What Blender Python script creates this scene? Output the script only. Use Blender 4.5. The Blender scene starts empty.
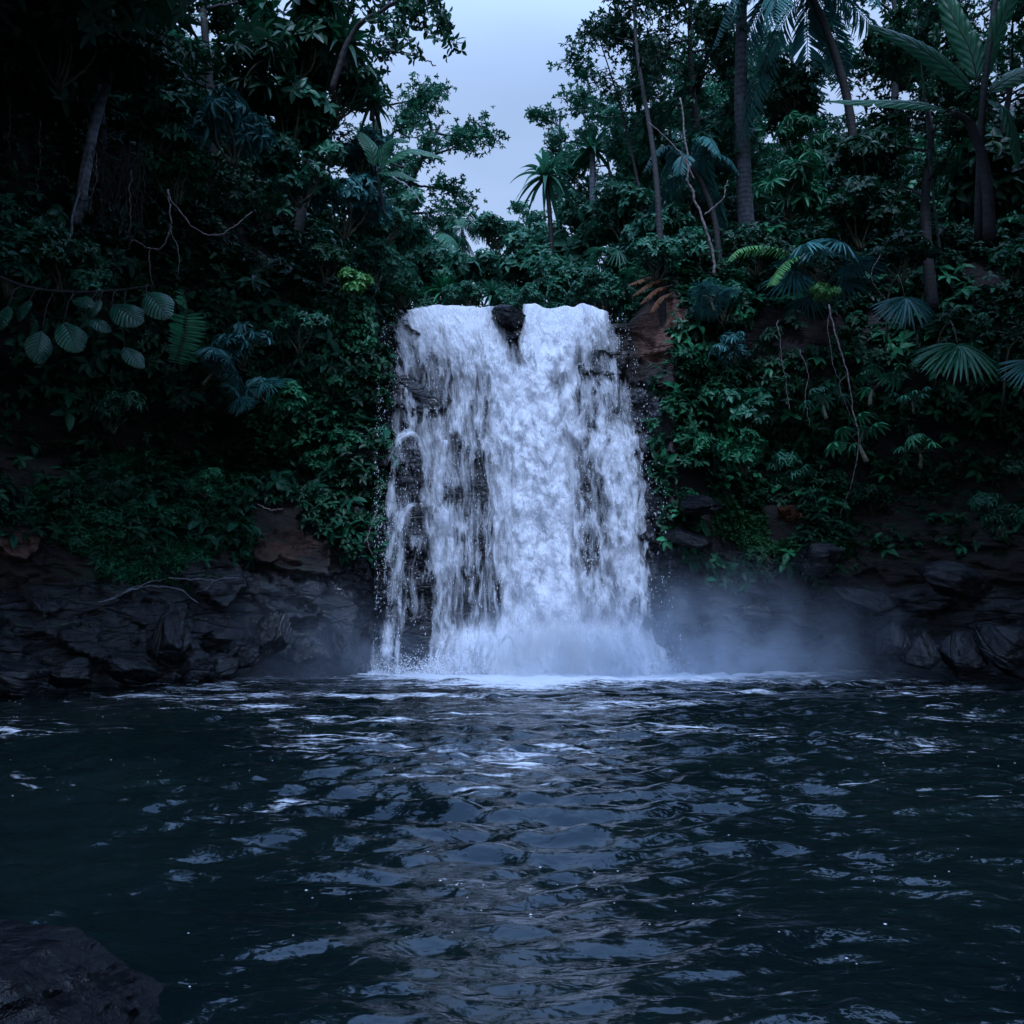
import bpy, math, random
import numpy as np
from mathutils import Vector, Matrix, Euler

C = bpy.context.scene.collection
PI = math.pi
R = math.radians
random.seed(7)
RNG = np.random.default_rng(7)

# ------------------------------------------------------------------ camera
F = 900.0
PITCH = math.atan((619 - 512) / F)
CAMZ = 1.3
def ray(px, py):
    a, b = (px - 512) / F, (512 - py) / F
    return np.array([a, math.cos(PITCH) - b * math.sin(PITCH), math.sin(PITCH) + b * math.cos(PITCH)])
def P(px, py, Y):
    d = ray(px, py)
    return np.array([0, 0, CAMZ]) + d * (Y / d[1])
def PV(px, py, Y):
    px = np.asarray(px, float); py = np.asarray(py, float)
    a, b = (px - 512) / F, (512 - py) / F
    dy = math.cos(PITCH) - b * math.sin(PITCH); dz = math.sin(PITCH) + b * math.cos(PITCH)
    return a / dy * Y, dz / dy * Y + CAMZ
cam = bpy.data.cameras.new('camera'); camo = bpy.data.objects.new('camera', cam); C.objects.link(camo)
camo.location = (0, 0, CAMZ); camo.rotation_euler = (PI / 2 + PITCH, 0, 0)
cam.sensor_width = 36; cam.lens = F / 1024 * 36; cam.clip_end = 2000; cam.clip_start = .05
bpy.context.scene.camera = camo

# ------------------------------------------------------------------ noise
def _h(ix, iy, iz, seed):
    h = (ix.astype(np.int64) * 374761393 + iy.astype(np.int64) * 668265263 + iz.astype(np.int64) * 2147483647 + seed * 974634777) & 0xFFFFFFFF
    h = ((h ^ (h >> 13)) * 1274126177) & 0xFFFFFFFF
    h = ((h ^ (h >> 16)) * 2246822519) & 0xFFFFFFFF
    return ((h ^ (h >> 15)) & 0xFFFFFF) / float(0xFFFFFF)
def vnoise(p, seed=0):
    i = np.floor(p).astype(np.int64); f = p - i
    f = f * f * f * (f * (f * 6 - 15) + 10)
    r = 0
    for dx in (0, 1):
        wx = f[:, 0] if dx else 1 - f[:, 0]
        for dy in (0, 1):
            wy = f[:, 1] if dy else 1 - f[:, 1]
            for dz in (0, 1):
                wz = f[:, 2] if dz else 1 - f[:, 2]
                r = r + wx * wy * wz * _h(i[:, 0] + dx, i[:, 1] + dy, i[:, 2] + dz, seed)
    return r * 2 - 1
def fbm(p, oct=4, seed=0, rough=.5, lac=2.03):
    a, s, r = 1., 0., 0
    for k in range(oct):
        r = r + a * vnoise(p + k * 17.3, seed + k); s += a; a *= rough; p = p * lac
    return r / s
def voro(p, seed=0):
    """F1, F2 distances and cell random"""
    i = np.floor(p).astype(np.int64)
    d1 = np.full(len(p), 9.); d2 = np.full(len(p), 9.); c = np.zeros(len(p))
    for dx in (-1, 0, 1):
        for dy in (-1, 0, 1):
            for dz in (-1, 0, 1):
                q = i + (dx, dy, dz)
                o = np.stack([_h(q[:, 0], q[:, 1], q[:, 2], seed + k) for k in (1, 2, 3)], 1)
                d = np.linalg.norm(q + o - p, axis=1)
                cr = _h(q[:, 0], q[:, 1], q[:, 2], seed + 9)
                m = d < d1
                d2 = np.where(m, d1, np.minimum(d2, d)); c = np.where(m, cr, c); d1 = np.where(m, d, d1)
    return d1, d2, c
def xyz(*a):
    return np.stack(np.broadcast_arrays(*[np.asarray(q, float) for q in a]), 1)
def sstep(a, b, x):
    t = np.clip((x - a) / (b - a), 0, 1); return t * t * (3 - 2 * t)

# ------------------------------------------------------------------ mesh building
class Buf:
    def __init__(s): s.v = []; s.f = []; s.t = []; s.uv = []; s.n = 0
    def add(s, v, faces, tint=0.5, uv=None):
        v = np.asarray(v, float).reshape(-1, 3)
        s.v.append(v)
        for f in faces:
            f = np.asarray(f, np.int64)
            if len(f): s.f.append(f + s.n)
        s.t.append(np.broadcast_to(np.asarray(tint, float), (len(v),)).copy())
        s.uv.append(uv if uv is not None else np.zeros((len(v), 2)))
        s.n += len(v)
    def mesh(s, name, mat, smooth=True, attr='tint'):
        me = bpy.data.meshes.new(name)
        v = np.concatenate(s.v); me.vertices.add(len(v)); me.vertices.foreach_set('co', v.astype(np.float32).ravel())
        li = np.concatenate([f.ravel() for f in s.f]); tot = np.concatenate([np.full(len(f), f.shape[1]) for f in s.f])
        st = np.concatenate([[0], np.cumsum(tot)[:-1]])
        me.loops.add(len(li)); me.loops.foreach_set('vertex_index', li.astype(np.int32))
        me.polygons.add(len(tot)); me.polygons.foreach_set('loop_start', st.astype(np.int32)); me.polygons.foreach_set('loop_total', tot.astype(np.int32))
        me.polygons.foreach_set('use_smooth', np.full(len(tot), smooth))
        me.update(calc_edges=True)
        a = me.attributes.new(attr, 'FLOAT', 'POINT'); a.data.foreach_set('value', np.concatenate(s.t).astype(np.float32))
        uv = np.concatenate(s.uv); l = me.uv_layers.new(name='UVMap'); l.data.foreach_set('uv', uv[li].astype(np.float32).ravel())
        me.materials.append(mat); me.validate()
        return me
def grid_faces(nr, nc, wrap=False):
    r = np.arange(nr - 1)[:, None]; c = np.arange(nc if wrap else nc - 1)[None]
    a = r * nc + c; b = r * nc + (c + 1) % nc
    return np.stack([a, b, b + nc, a + nc], -1).reshape(-1, 4)

def unit(a):
    a = np.asarray(a, float); return a / np.maximum(np.linalg.norm(a, axis=-1, keepdims=True), 1e-9)

def leaf_template(widths, ts, fold=.10, droop=.25):
    """length 1 along +Y, normal +Z"""
    v, uv = [], []
    n = len(ts)
    for t in ts: v.append((0, t, -droop * t * t)); uv.append((.5, t))
    for sgn in (-1, 1):
        for t, w in zip(ts[1:-1], widths[1:-1]):
            v.append((sgn * w, t - .02, -droop * t * t + fold * w * 2)); uv.append((.5 + .5 * sgn, t))
    L0, R0 = n, n + n - 2
    tri, quad = [], []
    tri += [(0, 1, L0), (0, R0, 1)]
    for k in range(n - 3):
        quad += [(1 + k, 2 + k, L0 + k + 1, L0 + k), (1 + k, R0 + k, R0 + k + 1, 2 + k)]
    tri += [(n - 2, n - 1, L0 + n - 3), (n - 2, R0 + n - 3, n - 1)]
    return np.array(v), [np.array(tri), np.array(quad)], np.array(uv)
LEAF = leaf_template([0, .17, .24, .15, 0], [0, .22, .5, .8, 1], .25, .22)
SLIM = leaf_template([0, .08, .11, .08, 0], [0, .2, .5, .8, 1], .5, .35)
BLADE = leaf_template([0, .030, .034, .022, 0], [0, .2, .5, .82, 1], .8, .25)
HEART = leaf_template([0, .34, .36, .2, 0], [0, .08, .35, .72, 1], .15, .2)
SMALL = leaf_template([0, .27, 0], [0, .45, 1], .3, .15)

def stamp(buf, tpl, O, D, U, S, tint, wide=None):
    """one leaf per row: origin, direction, rough up, size"""
    v, faces, uv = tpl
    D = unit(D); X = unit(np.cross(D, U)); Z = np.cross(X, D)
    S = np.broadcast_to(np.asarray(S, float), (len(O),))[:, None, None]
    W = 1 if wide is None else np.broadcast_to(np.asarray(wide, float), (len(O),))[:, None, None]
    V = O[:, None] + S * (v[None, :, 0:1] * W * X[:, None] + v[None, :, 1:2] * D[:, None] + v[None, :, 2:3] * Z[:, None])
    n = len(v); off = (np.arange(len(O)) * n)[:, None, None]
    fs = [(f[None] + off).reshape(-1, f.shape[1]) for f in faces if len(f)]
    buf.add(V.reshape(-1, 3), fs, np.repeat(np.broadcast_to(tint, (len(O),)), n), np.tile(uv, (len(O), 1)))

def tube(buf, pts, rad, n=6, tint=.5, rough=0):
    pts = np.asarray(pts, float); m = len(pts)
    rad = np.broadcast_to(np.asarray(rad, float), (m,))
    T = unit(np.gradient(pts, axis=0))
    ref = np.array([0.31, .2, .93]) if abs(T[:, 2].mean()) < .8 else np.array([.95, .2, .1])
    A = unit(np.cross(T, ref)); B = np.cross(T, A)
    an = np.arange(n) * 2 * PI / n
    rr = rad[:, None] * np.ones(n)[None]
    if rough: rr = rr * (1 + rough * (RNG.random((m, n)) - .5))
    V = pts[:, None] + rr[..., None] * (np.cos(an)[None, :, None] * A[:, None] + np.sin(an)[None, :, None] * B[:, None])
    seg = np.concatenate([[0], np.cumsum(np.linalg.norm(np.diff(pts, axis=0), axis=1))])
    uv = np.stack([np.tile(np.arange(n) / n, m), np.repeat(seg, n)], 1)
    f = grid_faces(m, n, True)
    buf.add(V.reshape(-1, 3), [f, np.array([list(range(n))[::-1], [m * n - n + k for k in range(n)]])] , tint, uv)
def curve(pts, n=24, wob=0, seed=0):
    """Catmull-Rom through pts"""
    p = np.asarray(pts, float); p = np.vstack([2 * p[0] - p[1], p, 2 * p[-1] - p[-2]])
    out = []
    k = len(p) - 3
    for s in np.linspace(0, k - 1e-6, n):
        i = int(s); t = s - i; a, b, c, d = p[i:i + 4]
        out.append(.5 * ((2 * b) + (-a + c) * t + (2 * a - 5 * b + 4 * c - d) * t * t + (-a + 3 * b - 3 * c + d) * t ** 3))
    out = np.array(out)
    if wob:
        r = np.random.default_rng(seed + 5)
        w = np.cumsum(r.normal(0, wob, out.shape), 0); w -= np.linspace(0, 1, n)[:, None] * w[-1]
        out += w
    return out

# ------------------------------------------------------------------ materials
def new_mat(name):
    m = bpy.data.materials.new(name); m.use_nodes = True; nt = m.node_tree; nt.nodes.clear()
    out = nt.nodes.new('ShaderNodeOutputMaterial')
    return m, nt, out
class N:
    def __init__(s, nt): s.nt = nt
    def __call__(s, typ, ins=None, **kw):
        n = s.nt.nodes.new('ShaderNode' + typ)
        for k, v in kw.items(): setattr(n, k, v)
        for k, v in (ins or {}).items():
            if hasattr(v, 'is_output') or isinstance(v, bpy.types.NodeSocket): s.nt.links.new(v, n.inputs[k])
            else: n.inputs[k].default_value = v
        return n
    def math(s, op, a, b=None, clamp=False):
        ins = {0: a}
        if b is not None: ins[1] = b
        return s('Math', ins, operation=op, use_clamp=clamp).outputs[0]
    def ramp(s, fac, stops):
        n = s('ValToRGB', {'Fac': fac}); e = n.color_ramp.elements
        while len(e) < len(stops): e.new(.5)
        for el, (p, c) in zip(e, stops): el.position = p; el.color = (*c, 1)
        return n.outputs['Color']
    def rng(s, v, a, b, c=0., d=1., smooth=False):
        return s('MapRange', {'Value': v, 'From Min': a, 'From Max': b, 'To Min': c, 'To Max': d}, interpolation_type='SMOOTHSTEP' if smooth else 'LINEAR').outputs[0]
    def noise(s, vec, scale, detail=4, rough=.55, dist=0):
        return s('TexNoise', {'Vector': vec, 'Scale': scale, 'Detail': detail, 'Roughness': rough, 'Distortion': dist}).outputs['Fac']

def leaf_mat(name, dark, mid, light, rough=.42, transl=.22, veins=False):
    m, nt, out = new_mat(name); n = N(nt)
    t = n('Attribute', attribute_name='tint').outputs['Fac']
    tc = n('TexCoord')
    ob = n('ObjectInfo').outputs['Random']
    big = n.noise(tc.outputs['Object'], 1.3, 3)
    f = n.math('ADD', n.math('MULTIPLY', t, .7), n.math('MULTIPLY', n.math('SUBTRACT', big, .35), .8))
    f = n.math('ADD', f, n.math('MULTIPLY', n.math('SUBTRACT', ob, .5), .25), True)
    col = n.ramp(f, [(.0, dark), (.5, mid), (.86, light), (1., tuple(min(1, c * 1.5) for c in light))])
    uvs = n('SeparateXYZ', {0: tc.outputs['UV']})
    au = n.math('ABSOLUTE', n.math('SUBTRACT', uvs.outputs[0], .5))
    mid_rib = n.rng(au, 0.0, .05, 1, 0)
    if veins:
        w = n.math('SINE', n.math('MULTIPLY', n.math('SUBTRACT', uvs.outputs[1], n.math('MULTIPLY', au, .35)), 62.))
        vein = n.math('MAXIMUM', n.rng(w, .5, 1., 0, .35, True), n.math('MULTIPLY', mid_rib, .7))
    else: vein = n.math('MULTIPLY', mid_rib, .5)
    col = n('Mix', {0: vein, 6: col, 7: (*[min(1, c * 1.7 + .01) for c in light], 1)}, data_type='RGBA').outputs[2]
    ins = {'Base Color': col, 'Roughness': rough, 'Specular IOR Level': .3}
    if veins:
        ins['Normal'] = n('Bump', {'Height': w, 'Strength': .45, 'Distance': .01}).outputs[0]
    p = n('BsdfPrincipled', ins)
    tr = n('BsdfTranslucent', {'Color': col})
    mx = n('MixShader', {0: transl, 1: p.outputs[0], 2: tr.outputs[0]})
    nt.links.new(mx.outputs[0], out.inputs[0])
    return m
M = {}
M['leaf_teal'] = leaf_mat('leaf_teal', (.006, .045, .027), (.012, .095, .050), (.034, .18, .098), .42)
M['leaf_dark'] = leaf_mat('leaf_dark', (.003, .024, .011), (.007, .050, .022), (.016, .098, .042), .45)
M['leaf_green'] = leaf_mat('leaf_green', (.008, .060, .028), (.014, .13, .055), (.035, .24, .095), .42)
M['leaf_bright'] = leaf_mat('leaf_bright', (.03, .11, .035), (.06, .22, .06), (.14, .36, .09), .42)
M['leaf_blue'] = leaf_mat('leaf_blue', (.014, .065, .062), (.028, .13, .122), (.065, .23, .21), .36)
M['leaf_veined'] = leaf_mat('leaf_veined', (.004, .028, .017), (.007, .045, .027), (.012, .075, .045), .3, .12, True)
M['leaf_banana'] = leaf_mat('leaf_banana', (.010, .055, .030), (.016, .085, .045), (.028, .13, .065), .38, .3, True)
M['leaf_far'] = leaf_mat('leaf_far', (.016, .082, .050), (.028, .135, .080), (.055, .215, .125), .5)  # paler leaf tone for distant plants: haze painted into the colour
M['leaf_dry'] = leaf_mat('leaf_dry', (.05, .022, .01), (.15, .06, .025), (.26, .13, .06), .7, .15)
M['moss'] = leaf_mat('moss', (.008, .05, .018), (.018, .10, .035), (.035, .16, .055), .6, .1)

def bark(name, a, b, rough=.8):
    m, nt, out = new_mat(name); n = N(nt); tc = n('TexCoord')
    mp = n('Mapping', {'Vector': tc.outputs['Object'], 'Scale': (9, 9, 2.2)}).outputs[0]
    f = n.noise(mp, 1.6, 6, .65)
    rings = n('TexWave', {'Vector': tc.outputs['Object'], 'Scale': 2.2, 'Distortion': 2.5, 'Detail': 3}, bands_direction='Z').outputs['Fac']
    f2 = n.math('ADD', n.math('MULTIPLY', f, .8), n.math('MULTIPLY', rings, .2))
    lich = n.rng(n.noise(tc.outputs['Object'], 2.4, 5), .55, .64)
    c = n.ramp(f2, [(.3, a), (.62, b)])
    c = n('Mix', {0: n.math('MULTIPLY', lich, .5), 6: c, 7: (*[q * 1.6 for q in b], 1)}, data_type='RGBA').outputs[2]
    bm = n('Bump', {'Height': f2, 'Strength': .7, 'Distance': .03})
    p = n('BsdfPrincipled', {'Base Color': c, 'Roughness': rough, 'Normal': bm.outputs[0]})
    nt.links.new(p.outputs[0], out.inputs[0]); return m
M['bark_dark'] = bark('bark_dark', (.004, .004, .004), (.014, .012, .013))
M['bark_grey'] = bark('bark_grey', (.05, .052, .062), (.15, .155, .185))
M['bark_pale'] = bark('bark_pale', (.14, .14, .16), (.36, .36, .40))
M['stem'] = bark('stem', (.02, .025, .014), (.06, .06, .035))
M['liana'] = bark('liana', (.06, .045, .045), (.17, .13, .13))

def rock_mat(name, terrain=True, k=1., moss=.55, spec=.65):
    m, nt, out = new_mat(name); n = N(nt)
    tc = n('TexCoord'); g = n('NewGeometry')
    pos = tc.outputs['Object']
    st = n('Mapping', {'Vector': pos, 'Rotation': (0, R(16), 0), 'Scale': (.55, .55, 2.2)}).outputs[0]
    a = n.noise(st, 1.5, 8, .62, .4)
    b = n.noise(pos, 9, 6, .65)
    cr = n('TexVoronoi', {'Vector': st, 'Scale': 1.3, 'Detail': 2.}, feature='DISTANCE_TO_EDGE').outputs['Distance']
    crack = n.rng(cr, 0, .05)
    rock = n.ramp(n.math('ADD', n.math('MULTIPLY', a, .6), n.math('MULTIPLY', b, .4)), [(.32, (.006, .007, .010)), (.5, (.006, .0075, .012)), (.68, (.016, .020, .031))] if terrain else [(.32, (.005, .006, .009)), (.5, (.012 * k, .014 * k, .021 * k)), (.7, (.032 * k, .038 * k, .056 * k))])  # the blue of mist-scattered light is mixed into these rock colours
    col = n('Mix', {0: crack, 6: (.003, .003, .004, 1), 7: rock}, data_type='RGBA').outputs[2]
    if terrain:
        s = n.noise(pos, .8, 5, .6)
        at = n('Attribute', attribute_name='soil').outputs['Fac']
        sf = n.rng(n.math('ADD', n.math('MULTIPLY', s, .6), at), .62, .85)
        soil = n.ramp(b, [(.35, (.004, .003, .003)), (.65, (.020, .011, .009))])
        soil = n('Mix', {0: n.rng(at, 1.15, 1.7), 6: soil, 7: n.ramp(b, [(.35, (.03, .012, .008)), (.65, (.16, .068, .042))])}, data_type='RGBA').outputs[2]
        col = n('Mix', {0: sf, 6: col, 7: soil}, data_type='RGBA').outputs[2]
    nz = n('SeparateXYZ', {0: g.outputs['Normal']}).outputs[2]
    mf = n.math('MULTIPLY', n.rng(nz, .45, .85), n.rng(n.noise(pos, 2.1, 5), .52, .62))
    mf = n.math('MULTIPLY', mf, moss)
    col = n('Mix', {0: mf, 6: col, 7: (.012, .045, .020, 1)}, data_type='RGBA').outputs[2]
    hh = n.math('ADD', n.math('ADD', n.math('MULTIPLY', a, 1.2), n.math('MULTIPLY', b, .35)), n.math('MULTIPLY', crack, .25))
    bm = n('Bump', {'Height': hh, 'Strength': .9, 'Distance': .16})
    ro = n.rng(a, .35, .65, .14, .48)
    ins = {'Base Color': col, 'Roughness': ro, 'Normal': bm.outputs[0], 'Specular IOR Level': spec}
    if terrain: ins['Roughness'] = n('Mix', {0: sf, 2: ro, 3: .9}).outputs[0]
    p = n('BsdfPrincipled', ins)
    nt.links.new(p.outputs[0], out.inputs[0]); return m
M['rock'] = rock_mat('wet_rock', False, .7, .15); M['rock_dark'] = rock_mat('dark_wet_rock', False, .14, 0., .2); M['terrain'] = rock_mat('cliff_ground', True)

def water_mat():
    m, nt, out = new_mat('pool_water'); n = N(nt); tc = n('TexCoord'); pos = tc.outputs['Object']
    fo = n('Attribute', attribute_name='foam').outputs['Fac']
    mp = n('Mapping', {'Vector': pos, 'Scale': (1, 1.7, 1)}).outputs[0]
    n1 = n.noise(mp, 3.2, 8, .68, .6); n2 = n.noise(mp, 17, 4, .6, .3)
    n3 = n.noise(n('Mapping', {'Vector': pos, 'Rotation': (0, 0, .12), 'Scale': (.8, 7.5, 1)}).outputs[0], 1.5, 6, .62, .5)
    v = n.math('ADD', n.math('ADD', n.math('MULTIPLY', n1, .22), n.math('MULTIPLY', n2, .2)), n.math('MULTIPLY', n3, .58))
    k = n.rng(n.math('ADD', v, n.math('SUBTRACT', fo, .5)), .50, .66, 0, .75, True)
    base = n.ramp(n.noise(pos, .5, 3), [(.35, (.0018, .0044, .0052)), (.65, (.0038, .0085, .0082))])
    bmh = n.math('ADD', n.math('MULTIPLY', n.noise(mp, 6, 2, .45, .5), .6), n.math('MULTIPLY', n.noise(mp, 17, 2, .5, .4), .10))
    bm = n('Bump', {'Height': bmh, 'Strength': .5, 'Distance': .05})
    w = n('BsdfPrincipled', {'Base Color': base, 'Roughness': .05, 'IOR': 1.42, 'Specular Tint': (.62, .80, 1., 1), 'Normal': bm.outputs[0]})  # blue specular tint paints the reflections bluer than the sky gives
    fm = n('BsdfPrincipled', {'Base Color': (.72, .77, .86, 1), 'Roughness': .6, 'Normal': bm.outputs[0]})
    mx = n('MixShader', {0: k, 1: w.outputs[0], 2: fm.outputs[0]})
    nt.links.new(mx.outputs[0], out.inputs[0]); return m
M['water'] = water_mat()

def fall_mat(name, sx, sz, lo, hi, seed):
    m, nt, out = new_mat(name); n = N(nt); tc = n('TexCoord')
    d = n('Attribute', attribute_name='dens').outputs['Fac']
    uv = n('Mapping', {'Vector': tc.outputs['UV'], 'Location': (seed * 3.7, seed * 1.3, seed)}).outputs[0]
    big = n.noise(n('Mapping', {'Vector': uv, 'Scale': (1.7, .75, 1)}).outputs[0], 1, 3, .5, .3)
    a = n.noise(n('Mapping', {'Vector': uv, 'Scale': (sx, sz, 1)}).outputs[0], 1, 6, .58, .5)
    b = n.noise(n('Mapping', {'Vector': uv, 'Scale': (sx * 4.6, sz * 3.6, 1)}).outputs[0], 1, 3, .6, .6)
    v = n.math('ADD', n.math('ADD', n.math('MULTIPLY', a, .60), n.math('MULTIPLY', b, .21)), n.math('MULTIPLY', big, .20))
    k = n.math('ADD', v, n.math('MULTIPLY', n.math('SUBTRACT', d, .5), .36))
    al = n.rng(k, lo, hi, 0, 1)
    al = n.math('MULTIPLY', al, n.rng(d, .01, .08))
    al = n.math('MULTIPLY', al, .97)
    bm = n('Bump', {'Height': v, 'Strength': .75, 'Distance': .3})
    p = n('BsdfPrincipled', {'Base Color': (.88, .90, .96, 1), 'Roughness': .5, 'Alpha': 1., 'Normal': bm.outputs[0]})
    tl = n('BsdfTranslucent', {'Color': (.86, .90, .97, 1), 'Normal': bm.outputs[0]})
    s = n('MixShader', {0: .3, 1: p.outputs[0], 2: tl.outputs[0]})
    mx = n('MixShader', {0: al, 1: n('BsdfTransparent').outputs[0], 2: s.outputs[0]})
    nt.links.new(mx.outputs[0], out.inputs[0]); return m
M['fall_a'] = fall_mat('falling_water', 3.1, .95, .46, .615, 1)
M['fall_b'] = fall_mat('falling_water_back', 4.4, .55, .45, .74, 2)
M['fall_c'] = fall_mat('falling_water_front', 4.6, 2.0, .50, .64, 3)
m, nt, out = new_mat('water_drop'); n = N(nt)
p = n('BsdfPrincipled', {'Base Color': (.88, .91, .97, 1), 'Roughness': .3}); nt.links.new(p.outputs[0], out.inputs[0]); M['drop'] = m

# ------------------------------------------------------------------ object helpers
def tag(o, label=None, cat=None, group=None, kind=None):
    if label: o['label'] = label
    if cat: o['category'] = cat
    if group: o['group'] = group
    if kind: o['kind'] = kind
    return o
def link(name, me, parent=None):
    o = bpy.data.objects.new(name, me); C.objects.link(o)
    if parent: o.parent = parent
    return o
def empty(name, loc, rz=0):
    o = bpy.data.objects.new(name, None); o.empty_display_size = .2; C.objects.link(o); o.location = loc; o.rotation_euler = (0, 0, rz); return o
def plant(name, parts, loc, label, cat, group=None, s=1, rz=None, tilt=(0, 0), mat=None):
    """an Empty with a copy of every part mesh; parts is a list of (part name, mesh)"""
    o = empty(name, tuple(float(q) for q in loc))
    o.rotation_euler = (R(tilt[0]), R(tilt[1]), random.uniform(0, 2 * PI) if rz is None else R(rz))
    o.scale = (s, s, s) if not hasattr(s, '__len__') else s
    for pn, me in parts:
        c = link(pn, me, o)
        if mat and pn in ('foliage', 'crown', 'frond', 'leaf'):
            c.material_slots[0].link = 'OBJECT'; c.material_slots[0].material = M[mat]
    return tag(o, label, cat, group)

# ------------------------------------------------------------------ cliff and ground
COLS = [  # shore x, y, inward normal, profile
    (-13, -8, -1, 0, 'L'), (-11.5, 5, -1, 0, 'L'), (-10.3, 12.5, -.9, .43, 'L'), (-8.6, 17, -.6, .8, 'L'), (-5.6, 20, -.45, .9, 'L'),
    (-3.75, 21.7, -.35, .94, 'N'), (-3.35, 23.0, 0, 1, 'F'), (0, 23.35, 0, 1, 'F'), (3.1, 23.0, 0, 1, 'F'), (3.9, 21.9, .3, .95, 'M'),
    (6.2, 22.2, .15, 1, 'R'), (9.5, 22.3, .25, .97, 'R'), (12.8, 21.5, .5, .87, 'R'), (16, 17, .95, .3, 'R'), (17, 5, 1, 0, 'R'), (17, -8, 1, 0, 'R')]
PROF = {
    'L': [(-.4, -1.2), (0, 0), (.35, 1.2), (.9, 2.2), (1.4, 2.7), (2.6, 4.5), (4.6, 5.2), (4.8, 6.3), (2.4, 7.5), (2.0, 9), (2.5, 10.5), (3.3, 12.5), (6, 17), (30, 34)],
    'N': [(-.3, -1.2), (0, 0), (.15, 1.2), (.35, 2.2), (.45, 3), (.7, 4.5), (.8, 5.5), (.9, 6.5), (1.0, 7.6), (1.2, 8.8), (1.5, 9.8), (2.6, 10.8), (7, 14), (30, 26)],
    'F': [(-.2, -1.2), (0, 0), (.05, 1.2), (-.1, 2.2), (-.15, 3), (-.3, 4.5), (-.1, 5.5), (0, 6.5), (.1, 7.6), (.12, 8.6), (.3, 9.15), (1, 9.25), (8, 9.6), (34, 17)],
    'M': [(-.3, -1.2), (0, 0), (-.1, 1.2), (.1, 2.4), (.3, 3.4), (.2, 4.7), (.3, 5.8), (.5, 6.8), (.7, 7.8), (1.0, 8.8), (1.5, 9.8), (2.8, 11), (7, 13.8), (30, 24)],
    'R': [(-.4, -1.2), (0, 0), (.2, 1.0), (.5, 2.0), (.9, 2.8), (1.9, 3.5), (2.9, 4.2), (4.2, 5.2), (4.0, 6.5), (2.2, 8), (2.4, 9.5), (3.4, 11.5), (6.5, 15), (30, 30)]}
ns, nt_ = 820, 230
cs = np.array([c[:4] for c in COLS], float)
prof = np.array([PROF[c[4]] for c in COLS], float)             # (ncol, 14, 2)
seg = np.concatenate([[0], np.cumsum(np.hypot(*np.diff(cs[:, :2], axis=0).T))])
# denser sampling in view
sv = np.linspace(0, seg[-1], 2000); dens_s = np.where((sv > 16) & (sv < 47), 1.0, .3); cum = np.cumsum(dens_s); sv2 = np.interp(np.linspace(cum[0], cum[-1], ns), cum, sv)
def smooth_interp(x, xs, ys):
    i = np.clip(np.searchsorted(xs, x) - 1, 0, len(xs) - 2); t = (x - xs[i]) / (xs[i + 1] - xs[i])
    return ys[i] * (1 - t)[(...,) + (None,) * (ys.ndim - 1)] + ys[i + 1] * t[(...,) + (None,) * (ys.ndim - 1)]
base = smooth_interp(sv2, seg, cs); pr = smooth_interp(sv2, seg, prof)
tt = np.linspace(0, 1, nt_); lev = np.interp(tt, [0, .08, .75, .9, 1], [0, .9, 10.5, 12, 13])
PRG = np.stack([smooth_interp(lev, np.arange(14.), pr[i]) for i in range(ns)])      # ns, nt, 2
X = base[:, 0:1] + base[:, 2:3] * PRG[..., 0]; Yw = base[:, 1:2] + base[:, 3:4] * PRG[..., 0]; Z = PRG[..., 1]
pts = xyz(X.ravel(), Yw.ravel(), Z.ravel())
nrm = np.repeat(base[:, 2:4], nt_, 0); nrm = unit(nrm)
q = pts.copy(); q[:, 2] = q[:, 2] + .28 * q[:, 0]
d1, d2, cr = voro(q * (.62, .62, 1.25) + 3.1, 5)
e1, e2, cr2 = voro(q * (1.7, 1.7, 3.4) + 7.7, 15)
big = fbm(pts * .35, 3, 3); fine = fbm(pts * 2.4, 4, 8)
block = (cr - .5) * .75 + (cr2 - .5) * .28 - .25 * np.clip(.12 - (d2 - d1), 0, 1) / .12 * .5
zz = pts[:, 2]
rockm = np.clip(1 - sstep(2.6, 4.2, zz), 0, 1); fallm = np.exp(-((pts[:, 0]) / 4.2) ** 8) * (pts[:, 1] > 21)
rockm = np.maximum(rockm, fallm * .7)
disp = block * (rockm * .9 + .15) + big * .45 * (1 - fallm * .7) + fine * .13
damp = np.repeat((np.abs(lev - 0) >= 0)[None], ns, 0).ravel() * np.where(zz > 9.0, np.where(fallm > .3, .25, 1), 1)
disp = disp * damp
pts[:, :2] += nrm * disp[:, None]
pts[:, 2] += (fine * .12 + big * .3 * (zz > 9.5)) * (1 - fallm)
soil = sstep(1.9, 3.0, zz + big * .8) * (1 - fallm)
for c_, r_ in ((P(655, 335, 22.6), .9), (P(650, 290, 23), .7), (P(278, 538, 19.8), .9), (P(15, 548, 16.5), .7)):
    soil = soil + 1.9 * np.exp(-(np.linalg.norm((pts - c_) * (1, .6, 1), axis=1) / r_) ** 2)
b = Buf(); b.add(pts, [grid_faces(ns, nt_)], soil)
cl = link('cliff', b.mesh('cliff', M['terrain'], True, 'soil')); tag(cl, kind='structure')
CLP = pts.reshape(ns, nt_, 3)
from mathutils.bvhtree import BVHTree
_v = [tuple(p) for p in CLP[::2, ::2].reshape(-1, 3)]; _n = CLP[::2, ::2].shape
BVH = BVHTree.FromPolygons(_v, grid_faces(_n[0], _n[1]).tolist())
def wall(px, py, off=.0, ymax=40):
    """point on the cliff seen at a pixel, moved off metres towards the camera"""
    d = Vector(ray(px, py)).normalized(); h = BVH.ray_cast(Vector((0, 0, CAMZ)), d, 90)
    if h[0] is None: return np.array(P(px, py, 26))
    p = np.array(h[0]) - np.array(d) * off
    return p

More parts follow.
